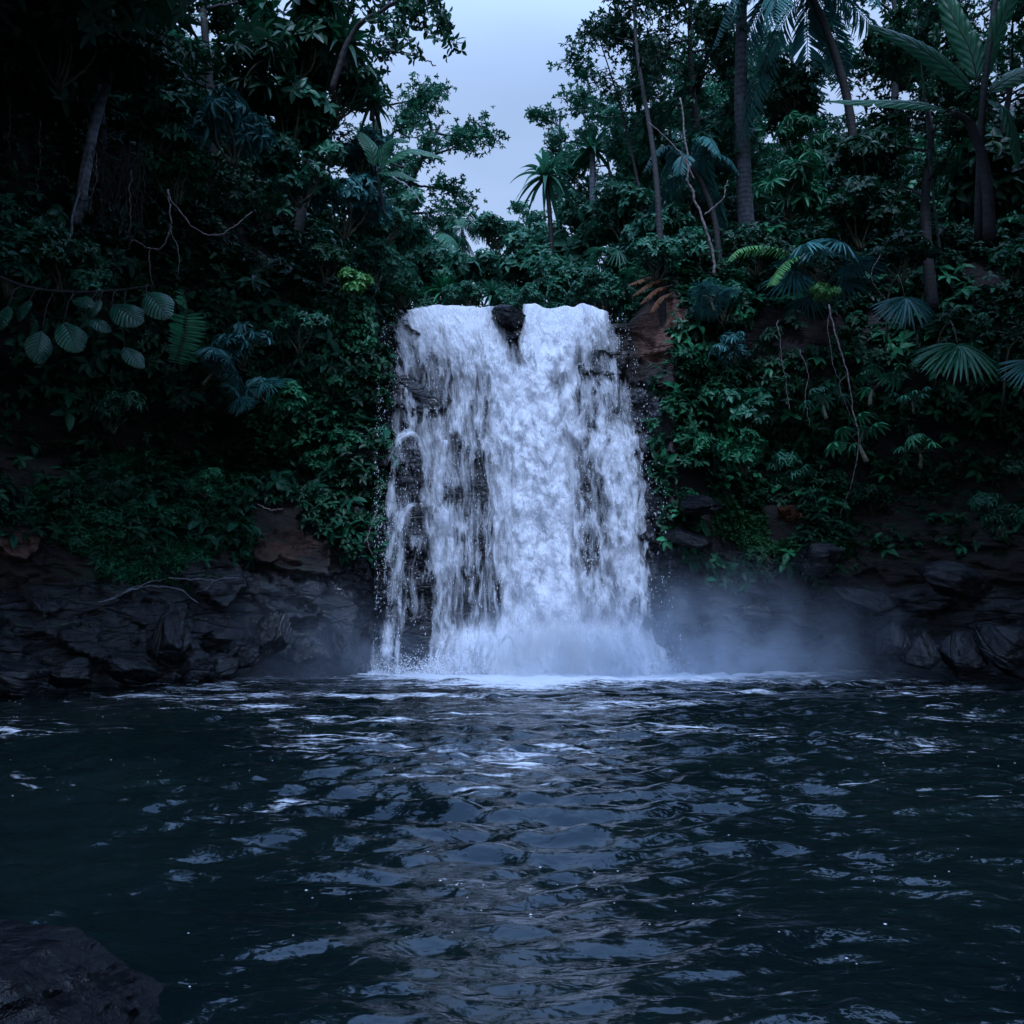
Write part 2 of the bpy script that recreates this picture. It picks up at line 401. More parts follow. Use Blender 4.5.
# river bed above the lip
# upstream river surface
xs = np.linspace(-3.1, 2.6, 60); ys = np.linspace(23.35, 60, 90); gx, gy = np.meshgrid(xs, ys)
gx = np.where(gy < 26, gx * .9, gx); gz = 9.36 + .045 * np.maximum(gy - 24, 0) + .05 * fbm(xyz(gx.ravel() * 1.5, gy.ravel() * .8, 0), 3).reshape(gx.shape)
b = Buf(); b.add(xyz(gx.ravel(), gy.ravel(), gz.ravel()), [grid_faces(90, 60)], .38)
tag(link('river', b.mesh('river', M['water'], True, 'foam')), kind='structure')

# ------------------------------------------------------------------ pool
rows = [-7.]
while rows[-1] < 27: rows.append(rows[-1] + (.018 + .0032 * max(rows[-1], 0) + .06 * max(-rows[-1], 0) * (rows[-1] < 0)))
rows = np.array(rows); ncx = 760
aa = np.linspace(-1, 1, ncx); aa = np.sinh(aa * 1.7) / math.sinh(1.7) * 1.55
GX = aa[None] * (rows[:, None] + 9); GY = np.repeat(rows[:, None], ncx, 1)
x, y = GX.ravel(), GY.ravel()
dist = np.hypot(x - .6, y - 22)                                    # from the foot of the fall
rr = np.random.default_rng(4)
h = np.zeros_like(x); wx = x + .22 * fbm(xyz(x * .6, y * .6, 0), 3, 1); wy = y + .35 * fbm(xyz(x * .6, y * .6, 5), 3, 2)
for k in range(46):
    lam = .16 * (5.5 ** (rr.random())); th = rr.normal(0, .42) - PI / 2
    if k % 3 == 0: ph = (np.hypot(wx - .6, wy - 24)) * 2 * PI / lam     # rings leaving the fall
    else: ph = (wx * math.cos(th) + wy * math.sin(th)) * 2 * PI / lam
    s_ = np.sin(ph + rr.random() * 6.28); h += .0066 * lam ** .9 * np.clip(lam / (.045 + .018 * np.maximum(y, 0)), 0, 1) ** 2 * (s_ + .25 * np.sin(2 * ph + rr.random()))
for k in range(26):
    lam = .09 * (4 ** rr.random()); th = rr.normal(0, .38) - PI / 2; ph = (wx * math.cos(th) + wy * math.sin(th)) * 2 * PI / lam
    h += .0120 * lam * np.clip(lam / (.045 + .018 * np.maximum(y, 0)), 0, 1) ** 2 * np.sin(ph + rr.random() * 6.28) * (.6 + .8 * np.sin(wx * rr.uniform(1, 3) + wy * rr.uniform(1, 3) + k))
chop = fbm(xyz(wx * 1.9, wy * 2.9, 0), 5, 12, .55); ridge = 1 - np.abs(fbm(xyz(wx * 1.1, wy * 2.1, 2), 4, 22, .5)) * 2.2
near = np.exp(-dist / 5.); mid = np.exp(-dist / 14.)
patch = .55 + .9 * np.clip(fbm(xyz(x * .3, y * .5, 9), 3, 31) + .4, 0, 1)
rip = fbm(xyz(wx * 2.4, wy * 7.5, 1), 4, 61, .5) * np.clip(14 / (6 + np.maximum(y, 0)), 0, 1)
h = h * (.78 + .5 * mid) * patch + chop * (.012 + .026 * mid) + ridge * (.004 + .012 * mid) + rip * .021
ctr = np.exp(-((x - .15 * 0) / (1.0 + .13 * np.maximum(y, 0))) ** 2)
h += ctr * .02 * fbm(xyz(x * 3.3, y * 4.5, 4), 3, 41)
foam = .345 + .040 * sstep(7, 11, y) + .06 * np.exp(-np.maximum(np.hypot((x - .9) / 1.8, y - 22) - 2, 0) / 2.2) + .09 * np.clip(fbm(xyz(x * .5, y * 1.1, 3), 3, 71) * 2, -1, 1) + .34 * np.exp(-np.maximum(np.hypot((x - .9) / 1.35, y - 22) - 2.2, 0) / .7) + .13 * np.exp(-dist / 8.) + .03 * sstep(.62, .95, ridge) + .05 * ctr  # real foam near the fall; thin streaks elsewhere double as painted sky glints
foam += .09 * np.exp(-((y - 21.7) / .8) ** 2) * sstep(9, 2, np.abs(x - 2))
foam = foam - .035 * sstep(9, 3, y)
b = Buf(); b.add(xyz(x, y, h - h.mean()), [grid_faces(len(rows), ncx)], foam)
WB = BVHTree.FromPolygons([tuple(q_) for q_ in xyz(x, y, h - h.mean())], grid_faces(len(rows), ncx).tolist())
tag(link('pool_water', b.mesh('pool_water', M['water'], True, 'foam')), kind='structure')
b = Buf(); g = np.array([(-60, -40, -1.3), (60, -40, -1.3), (60, 70, -1.3), (-60, 70, -1.3)]); b.add(g, [np.array([[0, 1, 2, 3]])])
tag(link('river_bed', b.mesh('river_bed', M['rock'])), kind='structure')

# ------------------------------------------------------------------ waterfall
fall = empty('waterfall', (0.1, 22.0, 0)); tag(fall, 'white waterfall pouring over the dark rock lip into the pool', 'waterfall')
LE = ([296, 305, 320, 345, 400, 430, 500, 600, 680], [407, 399, 391, 387, 384, 383, 382, 383, 381])
RE = ([296, 305, 330, 380, 430, 480, 540, 600, 680], [606, 615, 622, 636, 650, 657, 661, 667, 678])
npy, npx = 260, 170
yy = np.linspace(297, 682, npy); uu = np.linspace(0, 1, npx)
PXg = np.interp(yy, *LE)[:, None] * (1 - uu)[None] + np.interp(yy, *RE)[:, None] * uu[None]; PYg = np.repeat(yy[:, None], npx, 1)
DC = [  # px, py, density
    (405,302,.62),(430,310,.76),(470,310,.80),(490,306,.65),(510,300,.1),(512,318,.05),(514,335,.18),(518,350,.6),(530,312,.78),(560,310,.82),(590,310,.72),(610,312,.60),
    (396,335,.66),(392,370,.56),(392,410,.52),(410,350,.58),(408,380,.50),(412,410,.50),(430,335,.8),(435,365,.55),(440,395,.45),(460,330,.88),(470,360,.72),(478,390,.6),
    (500,345,.85),(505,380,.86),(510,420,.82),(530,345,.9),(535,380,.98),(540,420,.98),(560,345,.88),(565,380,.62),(565,420,.6),(585,335,.7),(590,360,.50),(590,390,.55),(610,335,.62),(608,360,.5),(612,390,.62),(625,395,.5),
    (388,440,.55),(400,440,.5),(415,440,.5),(430,435,.62),(450,430,.58),(475,430,.6),(388,480,.6),(400,480,.40),(412,470,.36),(425,470,.55),(440,480,.7),(460,480,.55),(480,480,.45),(500,480,.72),(530,480,.9),(550,480,.95),(575,470,.6),(590,480,.48),(610,460,.75),(630,460,.7),(645,470,.66),(655,470,.45),
    (387,540,.7),(397,540,.62),(408,540,.36),(420,540,.36),(432,540,.6),(445,540,.72),(465,540,.55),(485,540,.5),(505,540,.72),(530,540,.95),(555,540,.92),(580,540,.55),(600,540,.55),(620,540,.72),(640,530,.68),(654,540,.5),
    (387,600,.7),(397,600,.65),(408,600,.36),(422,600,.38),(436,600,.5),(450,600,.55),(470,600,.48),(490,600,.5),(510,600,.72),(535,600,.85),(560,600,.95),(585,600,.66),(605,600,.55),(625,600,.66),(645,600,.6),(660,600,.42),
    (387,655,.65),(397,655,.62),(408,655,.15),(422,655,.15),(440,655,.6),(460,655,.72),(480,655,.78),(510,655,.95),(540,655,1.05),(570,655,1.05),(600,655,.95),(630,655,.85),(655,655,.6),(668,660,.4)]
DCa = np.array(DC, float)
def dens_at(px, py):
    s0 = np.zeros(len(px)); s1 = np.zeros(len(px))
    for a, b_, c in DC:
        w = np.exp(-(((px - a) / 11.) ** 2 + ((py - b_) / 20.) ** 2)) + 1e-9; s0 += w; s1 += w * c
    return s1 / s0
def sheet(off, bulge, seed, dadd, mat, name, wide=0):
    px = PXg.ravel() + wide * (uu[None] - .5).repeat(npy, 0).ravel() * 2; py = PYg.ravel()
    t = np.clip((py - 303) / 370., -.1, 1.05)
    Yd = 23.25 - .95 * np.sqrt(np.clip(t, 0, 2)) - .35 * t - off * np.clip(t * 5, 0, 1)
    Yd = Yd + np.where(py < 305.5, (305.5 - py) * .12, 0)
    xw, zw = PV(px, py, Yd)
    lx, lz = PV(px, 305.5 + 0 * px, 23.2); lipn = lambda q: .17 * fbm(xyz(q * 2.0, 0 * q, 1.), 4, 5) - .20 * np.clip(np.abs(q + .25) - 2.0, 0, 2) ** 1.5; zw = zw + np.where(py < 305.5, lipn(lx), lipn(lx) * np.exp(-np.maximum(py - 305.5, 0) / 30.)); zw = np.where(py < 305.5, lz + lipn(lx), zw); xw = np.where(py < 305.5, lx, xw)
    n1 = fbm(xyz(xw * 1.1, zw * .55, seed), 4, seed, .55); n2 = fbm(xyz(xw * 4.2, zw * 1.8, seed + 3), 4, seed + 7, .6)
    Yd = Yd - bulge * (n1 + .45 * n2) * np.clip(t * 6, .15, 1)
    # the foot spreads out
    foot = sstep(.86, 1., t); Yd = Yd - foot * .5 * (1 + n1)
    xw = xw + foot * .12 * (xw - .9)
    dn = (dens_at(px, py) - .025 * np.exp(-((px - 450) / 38) ** 2) * sstep(330, 380, py) * sstep(660, 620, py) - .015 * sstep(575, 600, px) - .62) * 1.6 + .575 + dadd
    dn = dn * sstep(-.06, .03, t + .05 + .03 * n2)
    edge = sstep(0, .075 + .05 * n1 + .03 * n2, np.minimum(uu[None].repeat(npy, 0).ravel(), 1 - uu[None].repeat(npy, 0).ravel()))
    dn = dn * (.30 + .70 * edge)
    hgt = (9.6 - zw)
    gl = .9 * (1 - np.exp(-np.maximum(hgt, 0) / 2.2)); gr = .35 * (1 - np.exp(-np.maximum(hgt, 0) / 3.5))
    sh = np.where(px < 512, gl * sstep(530, 440, px) + gr * sstep(440, 530, px) * 0, gr * sstep(500, 620, px))
    u = xw - sh + .12 * fbm(xyz(xw * 1.3, zw * 1.3, 3), 3, seed + 30)
    bb = Buf(); bb.add(xyz(xw - .1, Yd - 22, zw), [grid_faces(npy, npx)], dn, np.stack([u, zw], 1))
    return link(name, bb.mesh(name, mat, True, 'dens'), fall)
sheet(-.22, .18, 11, .10, M['fall_b'], 'water_sheet')
sheet(.0, .30, 12, .0, M['fall_a'], 'water_sheet')
sheet(.28, .40, 13, -.17, M['fall_c'], 'water_sheet', 3)
# side strands that leap off a ledge on the left
def ribbon(pts, w, seed, dens):
    p = curve(pts, 60); bb = Buf(); m_ = len(p); k = 9
    T = unit(np.gradient(p, axis=0)); A = unit(np.cross(T, np.array([0, 1., 0])))
    ws = np.interp(np.linspace(0, 1, m_), *w)
    s_ = np.linspace(-1, 1, k)
    V = p[:, None] + A[:, None] * (ws[:, None] * s_[None])[..., None]; V = V.reshape(-1, 3)
    V[:, 1] -= .05 * (1 - np.tile(s_, m_) ** 2) + .05 * fbm(V * 6, 3, seed)
    L = np.concatenate([[0], np.cumsum(np.linalg.norm(np.diff(p, axis=0), axis=1))])
    bb.add(V - (.1, 22, 0), [grid_faces(m_, k)], dens - .25 * np.tile(s_ ** 2, m_), np.stack([np.tile(s_, m_) * ws.mean(), np.repeat(L, k)], 1))
    link('water_strand', bb.mesh('water_strand', M['fall_a'], True, 'dens'), fall)
ribbon([P(430, 470, 22.5), P(420, 442, 22.3), P(408, 434, 22.1), P(396, 448, 22.0), P(391, 500, 21.9), P(390, 600, 21.8), P(389, 676, 21.8)], ([0, .3, 1], [.10, .13, .16]), 1, .56)
ribbon([P(440, 600, 22.4), P(436, 540, 22.3), P(425, 512, 22.2), P(410, 506, 22.0), P(401, 530, 21.9), P(399, 600, 21.8), P(398, 676, 21.75)], ([0, .3, 1], [.07, .09, .10]), 2, .53)
ribbon([P(443, 440, 22.2), P(440, 500, 22.1), P(438, 600, 22.0), P(440, 676, 21.9)], ([0, 1], [.12, .18]), 3, .55)
# drops: little stretched octahedra flying round the water
oct_v = np.array([(0, 0, 1), (0, 0, -1), (1, 0, 0), (-1, 0, 0), (0, 1, 0), (0, -1, 0)], float)
oct_f = np.array([(0, 2, 4), (0, 4, 3), (0, 3, 5), (0, 5, 2), (1, 4, 2), (1, 3, 4), (1, 5, 3), (1, 2, 5)])
def drops(O, r, stretch, name, parent=None):
    s_ = np.stack([r, r, r * stretch], 1)
    V = O[:, None] + oct_v[None] * s_[:, None]
    f = (oct_f[None] + (np.arange(len(O)) * 6)[:, None, None]).reshape(-1, 3)
    bb = Buf(); bb.add(V.reshape(-1, 3), [f]); return link(name, bb.mesh(name, M['drop']), parent)
nd = 12000
py_ = 305 + 372 * RNG.random(nd) ** .9; uq = RNG.beta(.75, .85, nd) * 1.06 - .03
px_ = np.interp(py_, *LE) * (1 - uq) + np.interp(py_, *RE) * uq
keep = RNG.random(nd) < (.25 + dens_at(px_, py_)); px_, py_ = px_[keep], py_[keep]
# clumps: pull drops to noise ridges
t_ = (py_ - 303) / 370.; Yd_ = 23.2 - .95 * np.sqrt(t_) - .35 * t_ - .15 - RNG.random(len(t_)) * .75 * np.clip(t_ * 4, .1, 1)
xw_, zw_ = PV(px_, py_, Yd_)
cn = fbm(xyz(xw_ * 2.5, zw_ * 1.6, 0), 4, 77); keep = cn + .35 * RNG.random(len(cn)) > .0
O = xyz(xw_ - .1, Yd_ - 22, zw_)[keep]
dr = drops(O, .002 + .008 * RNG.random(len(O)) ** 2.5, 1.5 + 3.5 * RNG.random(len(O)), 'water_drops', fall); dr['kind'] = 'stuff'
# splash thrown up where the water lands
ndr = 7000
ang = RNG.random(ndr) * PI * 2; rad = np.abs(RNG.normal(0, 1, ndr)); sx_ = RNG.uniform(-3.0, 3.7, ndr)
O = xyz(sx_ + .25 * RNG.normal(0, 1, ndr), 21.5 - np.abs(RNG.normal(0, .55, ndr)) + .2, .04 + np.abs(RNG.normal(0, .38, ndr)) * (.5 + .8 * np.exp(-((sx_ - 1) / 1.7) ** 2)))
sp = drops(O, .004 + .010 * RNG.random(ndr) ** 2, 1 + RNG.random(ndr), 'splash_drops'); tag(sp, 'spray of drops thrown up where the waterfall hits the pool', 'spray', kind='stuff')
# mist
def mist(name, loc, rad, dens, label, noise=1.1):
    m, nt, out = new_mat(name); n = N(nt); tc = n('TexCoord')
    g = n('VectorMath', {0: tc.outputs['Object']}, operation='LENGTH').outputs['Value']
    fall_ = n.math('POWER', n.rng(g, 0, 1, 1, 0), 2.1)
    nz = n.rng(n.noise(n('Mapping', {'Vector': tc.outputs['Object'], 'Scale': tuple(r_ * noise for r_ in rad)}).outputs[0], 1, 3, .55, .4), .36, .66, .12, 1)
    d = n.math('MULTIPLY', n.math('MULTIPLY', fall_, nz), dens)
    v = n('VolumePrincipled', {'Color': (.97, .98, 1, 1) if dens > 4 else (.70, .83, 1, 1), 'Density': d, 'Anisotropy': .2})
    nt.links.new(v.outputs[0], out.inputs['Volume']); m.cycles.homogeneous_volume = False
    bb = Buf(); th = np.linspace(0.001, PI - .001, 20); phs = np.arange(32) * 2 * PI / 32
    V = np.stack([np.sin(th)[:, None] * np.cos(phs), np.sin(th)[:, None] * np.sin(phs), np.cos(th)[:, None] * np.ones(32)], -1).reshape(-1, 3)
    bb.add(V, [grid_faces(20, 32, True)[:, ::-1]]); o = link(name, bb.mesh(name, m)); o.location = loc; o.scale = rad
    return tag(o, label, 'mist', kind='stuff')
mist('mist', (1.0, 21.0, .2), (4.2, 1.7, 2.6), .9, 'dense white spray hanging at the foot of the waterfall')
mist('mist', (1.2, 21.3, .1), (3.0, 1.2, 2.1), 5.5, 'bright white impact cloud where the waterfall meets the pool', 2.)
mist('mist', (4.4, 20.4, .0), (6.4, 2.2, 3.2), 1.6, 'thin blue mist drifting right along the rock at the waterline')
mist('mist', (-4.4, 20.2, .1), (4.2, 2.0, 2.6), .6, 'faint mist low on the rocks left of the waterfall')

# ------------------------------------------------------------------ plant shapes
def rosette(buf, O, axis, n, L, elev, rg, tpl=LEAF, tint=None, jitter=.25):
    """whorls of leaves: arrays of centres and axes"""
    m_ = len(O); axis = unit(axis)
    ref = np.where(np.abs(axis[:, 2:3]) < .9, np.array([[0, 0, 1.]]), np.array([[1., 0, 0]]))
    A = unit(np.cross(axis, ref)); B = np.cross(axis, A)
    an = (np.arange(n)[None] + rg.random((m_, 1)) + rg.normal(0, jitter, (m_, n))) * 2 * PI / n
    el = elev + rg.normal(0, jitter, (m_, n))
    D = (np.cos(an) * np.cos(el))[..., None] * A[:, None] + (np.sin(an) * np.cos(el))[..., None] * B[:, None] + np.sin(el)[..., None] * axis[:, None]
    U = np.repeat(axis[:, None], n, 1) + rg.normal(0, .15, (m_, n, 3))
    Ls = (np.broadcast_to(L, (m_,))[:, None] * rg.uniform(.7, 1.15, (m_, n)))
    tn = np.clip((np.repeat(rg.random(m_)[:, None], n, 1) * .6 + rg.random((m_, n)) * .4) if tint is None else tint + rg.normal(0, .1, (m_, n)), 0, 1)
    stamp(buf, tpl, np.repeat(O, n, 0), D.reshape(-1, 3), U.reshape(-1, 3), Ls.ravel(), tn.ravel())
def sph(rg, n): return unit(rg.normal(0, 1, (n, 3)))
def shrub(seed, R_=1., H=1., tips=150, n=6, L=.15, tpl=LEAF, elev=.15, mat='leaf_teal', flat=.75, clump=9, up=.5):
    """clumped crown of whorls on thin stems; base at z=0"""
    rg = np.random.default_rng(seed)
    cen = sph(rg, clump) * rg.uniform(.35, .8, (clump, 1)) * (R_, R_, R_ * flat) + (0, 0, H)
    cr = rg.uniform(.30, .52, clump) * R_
    k = rg.integers(0, clump, tips); d = sph(rg, tips); d[:, 2] = np.abs(d[:, 2]) * .9 - .25
    d = unit(d)
    O = cen[k] + d * (cr[k] * rg.uniform(.55, 1.08, tips))[:, None] * (1, 1, .8)
    f = Buf(); ax = unit(d + (0, 0, up) + rg.normal(0, .25, (tips, 3)))
    rosette(f, O, ax, n, L, elev, rg, tpl)
    s_ = Buf()
    for c in cen:
        tube(s_, curve([(rg.normal(0, .05), rg.normal(0, .05), 0), c * .55 + rg.normal(0, .08, 3), c], 8), np.linspace(.03, .01, 8) * R_, 5)
    for i in rg.choice(tips, min(tips, 90), False):
        tube(s_, np.array([cen[k[i]], (cen[k[i]] + O[i]) / 2 + rg.normal(0, .03, 3), O[i]]), [.008 * R_, .006 * R_, .003 * R_], 4)
    return [('foliage', f.mesh('foliage', M[mat])), ('stem', s_.mesh('stem', M['stem']))]
def curtain(seed, W=1.2, H=2.6, D=.35, n=1500, L=.12, tpl=HEART, mat='leaf_green'):
    """leaves of a creeper hanging down a rock face; base (top) at z=0, facing -Y"""
    rg = np.random.default_rng(seed); f = Buf(); s_ = Buf()
    nv = 26; x0 = rg.uniform(-W, W, nv); ln = H * rg.uniform(.45, 1., nv) * (1 - .3 * (np.abs(x0) / W) ** 2)
    O, Dd = [], []
    for i in range(nv):
        p = curve([(x0[i] * .8, .05, 0), (x0[i] + rg.normal(0, .1), -D * rg.uniform(.3, 1), -ln[i] * .4), (x0[i] + rg.normal(0, .15), -D * rg.uniform(.2, .8), -ln[i])], 14, .01, seed + i)
        tube(s_, p, .007, 4)
        m_ = max(6, int(n / nv * ln[i] / H)); t = rg.random(m_) * 13; q_ = p[t.astype(int)] * (1 - t % 1)[:, None] + p[np.minimum(t.astype(int) + 1, 13)] * (t % 1)[:, None]
        O.append(q_ + rg.normal(0, .09, (m_, 3)))
    O = np.concatenate(O); m_ = len(O)
    Dd = unit(np.stack([rg.normal(0, .6, m_), rg.normal(-.55, .3, m_), rg.normal(-.6, .4, m_)], 1)); U = np.stack([rg.normal(0, .3, m_), np.full(m_, -.8), rg.uniform(.4, 1.2, m_)], 1)
    stamp(f, tpl, O, Dd, U, L * rg.uniform(.6, 1.25, m_), rg.random(m_))
    return [('foliage', f.mesh('foliage', M[mat])), ('stem', s_.mesh('stem', M['stem']))]
def fan_frond(f, s_, root, hub, nrm, L, rg, n=26, spread=300, tpl=BLADE, wide=1., tint=None, droop=.0):
    """one round palm leaf: stalk from root to hub, blades spread round the hub"""
    root = np.array(root, float); hub = np.array(hub, float); nrm = unit(nrm)
    st = curve([root, (root + hub) / 2 + (0, 0, .08 * L), hub], 8); tube(s_, st, np.linspace(.014, .008, 8) * max(L, .5), 5)
    fw = unit(hub - root); fw = unit(fw - nrm * np.dot(fw, nrm)); sd = np.cross(nrm, fw)
    an = np.radians(np.linspace(-spread / 2, spread / 2, n)) + rg.normal(0, .03, n)
    D = np.cos(an)[:, None] * fw + np.sin(an)[:, None] * sd + nrm * (-.10 + rg.normal(0, .06, n))[:, None] - np.array([0, 0, droop])
    Ls = L * (.78 + .22 * np.cos(an * .6)) * rg.uniform(.92, 1.06, n)
    stamp(f, tpl, np.repeat(hub[None], n, 0), D, np.repeat(nrm[None], n, 0), Ls, np.clip((rg.random() if tint is None else tint) + rg.normal(0, .1, n), 0, 1), wide)
def fan_palm(seed, nf=8, L=.75, stalk=.9, n=26, mat='leaf_teal', wide=1., up=(.1, 1.1), name='frond', droop=.15, tpl=BLADE, spread=300):
    rg = np.random.default_rng(seed); parts = []; s_ = Buf()
    tube(s_, curve([(0, 0, -.5), (.02, 0, -.2), (0, 0, .02)], 6), [.07, .06, .05, .05, .045, .03], 7)
    for i in range(nf):
        f = Buf(); a = 2 * PI * (i + rg.random() * .6) / nf; e = rg.uniform(*up)
        hub = stalk * rg.uniform(.75, 1.1) * np.array([math.cos(a) * math.cos(e), math.sin(a) * math.cos(e), math.sin(e)])
        nr = np.array([-math.cos(a) * .15, -math.sin(a) * .15, 1]) if e < .8 else np.array([math.cos(a) * .5, math.sin(a) * .5, .6])
        fan_frond(f, s_, (0, 0, 0), hub, nr, L * rg.uniform(.85, 1.1), rg, n, spread, tpl, wide, None, droop)
        parts.append((name, f.mesh(name, M[mat])))
    return parts + [('stem', s_.mesh('stem', M['stem']))]
def pinnate(f, s_, p, L0, rg, n=34, tpl=BLADE, wide=1., ang=55, droop=.35, tint=None, r=.012, taper=1.):
    """a feather leaf along the curve p"""
    tube(s_, p, np.linspace(r, r * .25, len(p)), 5)
    t = np.linspace(.12, .985, n) * (len(p) - 1); i = np.minimum(t.astype(int), len(p) - 2); q_ = p[i] + (p[i + 1] - p[i]) * (t - i)[:, None]
    T = unit(p[i + 1] - p[i]); S = unit(np.cross(T, np.array([0, 0, 1.]))); U = np.cross(S, T)
    prof_ = np.sin(np.linspace(.35, PI * .96, n)) ** .6
    tn = rg.random() if tint is None else tint
    for sg in (-1, 1):
        a = math.radians(ang) + rg.normal(0, .07, n)
        D = T * np.cos(a)[:, None] + S * sg * np.sin(a)[:, None] + np.array([0, 0, -droop]) * rg.uniform(.5, 1.3, (n, 1))
        stamp(f, tpl, q_, D, U, L0 * prof_ * rg.uniform(.9, 1.1, n), np.clip(tn + rg.normal(0, .1, n), 0, 1), wide)
def fern(seed, nf=9, L=.9, mat='leaf_green', up=.7, l0=.22, wide=1.25, n=30, names='frond'):
    rg = np.random.default_rng(seed); parts = []; s_ = Buf()
    for i in range(nf):
        f = Buf(); a = 2 * PI * (i + rg.random() * .7) / nf; e = up + rg.normal(0, .2); l = L * rg.uniform(.75, 1.1)
        d = np.array([math.cos(a), math.sin(a), 0])
        p = curve([(0, 0, 0), d * l * .45 * math.cos(e) + (0, 0, l * .45 * math.sin(e)), d * l * .85 * math.cos(e * .6) + (0, 0, l * .5 * math.sin(e)), d * l * 1.0 + (0, 0, l * .22 * math.sin(e))], 16)
        pinnate(f, s_, p, l0 * l, rg, n, BLADE, wide, 75, .12, None, .006)
        parts.append((names, f.mesh(names, M[mat])))
    return parts + [('stem', s_.mesh('stem', M['stem']))]
def palm(seed, H=4., r=.12, nf=14, L=2.2, mat='leaf_teal', bend=(0, 0), l0=.5, droop=.5, trunk='bark_grey', n=44, e0=(-.5, 1.2)):
    rg = np.random.default_rng(seed); parts = []; t_b = Buf(); top = np.array([bend[0], bend[1], H])
    tp = curve([(0, 0, -.6), (bend[0] * .15, bend[1] * .15, H * .4), (bend[0] * .6, bend[1] * .6, H * .8), top], 26)
    tube(t_b, tp, np.linspace(r * 1.2, r * .8, 26) * (1 + .06 * (np.arange(26) % 2)), 9); s_ = t_b
    for i in range(nf):
        f = Buf(); a = 2.4 * i + rg.normal(0, .2); e = np.interp(i / max(nf - 1, 1), [0, 1], e0[::-1]) + rg.normal(0, .12); l = L * rg.uniform(.85, 1.1)
        d = np.array([math.cos(a), math.sin(a), 0]); g_ = droop * l
        p = curve([top, top + d * l * .35 * math.cos(e) + (0, 0, l * .35 * math.sin(e)), top + d * l * .7 * math.cos(e) + (0, 0, l * .6 * math.sin(e) - g_ * .35), top + d * l * .92 * math.cos(e * .8) + (0, 0, l * .6 * math.sin(e) - g_)], 18)
        pinnate(f, s_, p, l0 * l / 2, rg, n, BLADE, 1.5, 60, .45, None, .018)
        parts.append(('frond', f.mesh('frond', M[mat])))
    return parts + [('trunk', t_b.mesh('trunk', M[trunk]))]
def spiky(seed, n=46, L=.9, mat='leaf_teal', H=0., r=.06, wide=2.6, trunk='bark_dark', droop=.6, lo=-.3):
    """screw pine: a head of long arching straps on a bare stem"""
    rg = np.random.default_rng(seed); f = Buf(); t_b = Buf(); top = np.array([0, 0, H + .02])
    tube(t_b, curve([(0, 0, -.5), (.05, 0, H * .5), top], 10), np.linspace(r * 1.2, r, 10), 7)
    for i in range(n):
        a = 2.4 * i; e = np.interp(i / n, [0, 1], [lo, 1.35]) + rg.normal(0, .1); l = L * rg.uniform(.75, 1.1)
        d = np.array([math.cos(a), math.sin(a), 0]); k = 9; tt_ = np.linspace(0, 1, k)
        p = top + d * (l * tt_ * math.cos(e))[:, None] + np.array([0, 0, 1]) * (l * (tt_ * math.sin(e) - droop * (1.0 - .45 * math.sin(max(e, 0))) * tt_ ** 2.4))[:, None]
        S = unit(np.cross(d, (0, 0, 1.))); w = .028 * wide * l * np.interp(tt_, [0, .1, .6, 1], [.7, 1, .8, .03])
        V = np.concatenate([p - S * w[:, None] + (0, 0, .0), p - (0, 0, 1) * (w * .5)[:, None], p + S * w[:, None]]).reshape(3, k, 3)
        f.add(V.reshape(-1, 3), [grid_faces(3, k)], rg.random(), np.stack([np.repeat([0, .5, 1], k), np.tile(tt_, 3)], 1))
    return [('foliage', f.mesh('foliage', M[mat])), ('trunk', t_b.mesh('trunk', M[trunk]))]
def big_blade(f, s_, pts, W, rg, tear=.0, nrm=None, tip=.0, tint=.5, fold=.25, k=70, petiole=.12):
    """broad leaf blade along a curve through pts, optionally torn between the veins"""
    p = curve(pts, k); T = unit(np.gradient(p, axis=0)); up = np.array([0, 0, 1.]) if nrm is None else unit(nrm)
    S = unit(np.cross(T, up)); U = np.cross(S, T); t = np.linspace(0, 1, k)
    tl = np.clip((t - petiole) / (1 - petiole), 0, 1)
    w = W * (np.sin(np.clip(tl, 0, 1) ** .75 * PI) ** .55) * (1 - .15 * tl); w[0] = w[-1] = 0; w[t < petiole] = 0
    tube(s_, p, np.linspace(.03, .006, k) * max(W, .15) * 2, 5)
    m_ = 5
    for sg in (-1, 1):
        cutn = rg.random(k) < tear; wj = w * (1 - .10 * rg.random(k) * (tear > 0)); wj = np.where(cutn, w * rg.uniform(.25, .8, k), wj)
        s2 = np.linspace(0, 1, m_); lift = .25 * fold * np.sin(s2 * PI) - .3 * s2 ** 2 * (1 - fold)
        V = p[:, None] + S[:, None] * sg * (wj[:, None] * s2)[..., None] + U[:, None] * (wj[:, None] * lift)[..., None] + T[:, None] * (wj[:, None] * s2 * .25)[..., None]
        V = V + U[:, None] * (.02 * W * np.sin(t * 60 + rg.random() * 6)[:, None] * s2[None])[..., None]
        sel = slice(int(petiole * k), k); V = V[sel]; kk = V.shape[0]
        uv = np.stack([np.tile(.5 + sg * .5 * s2, kk), np.repeat(tl[sel], m_)], 1)
        f.add(V.reshape(-1, 3), [grid_faces(kk, m_)], tint, uv)
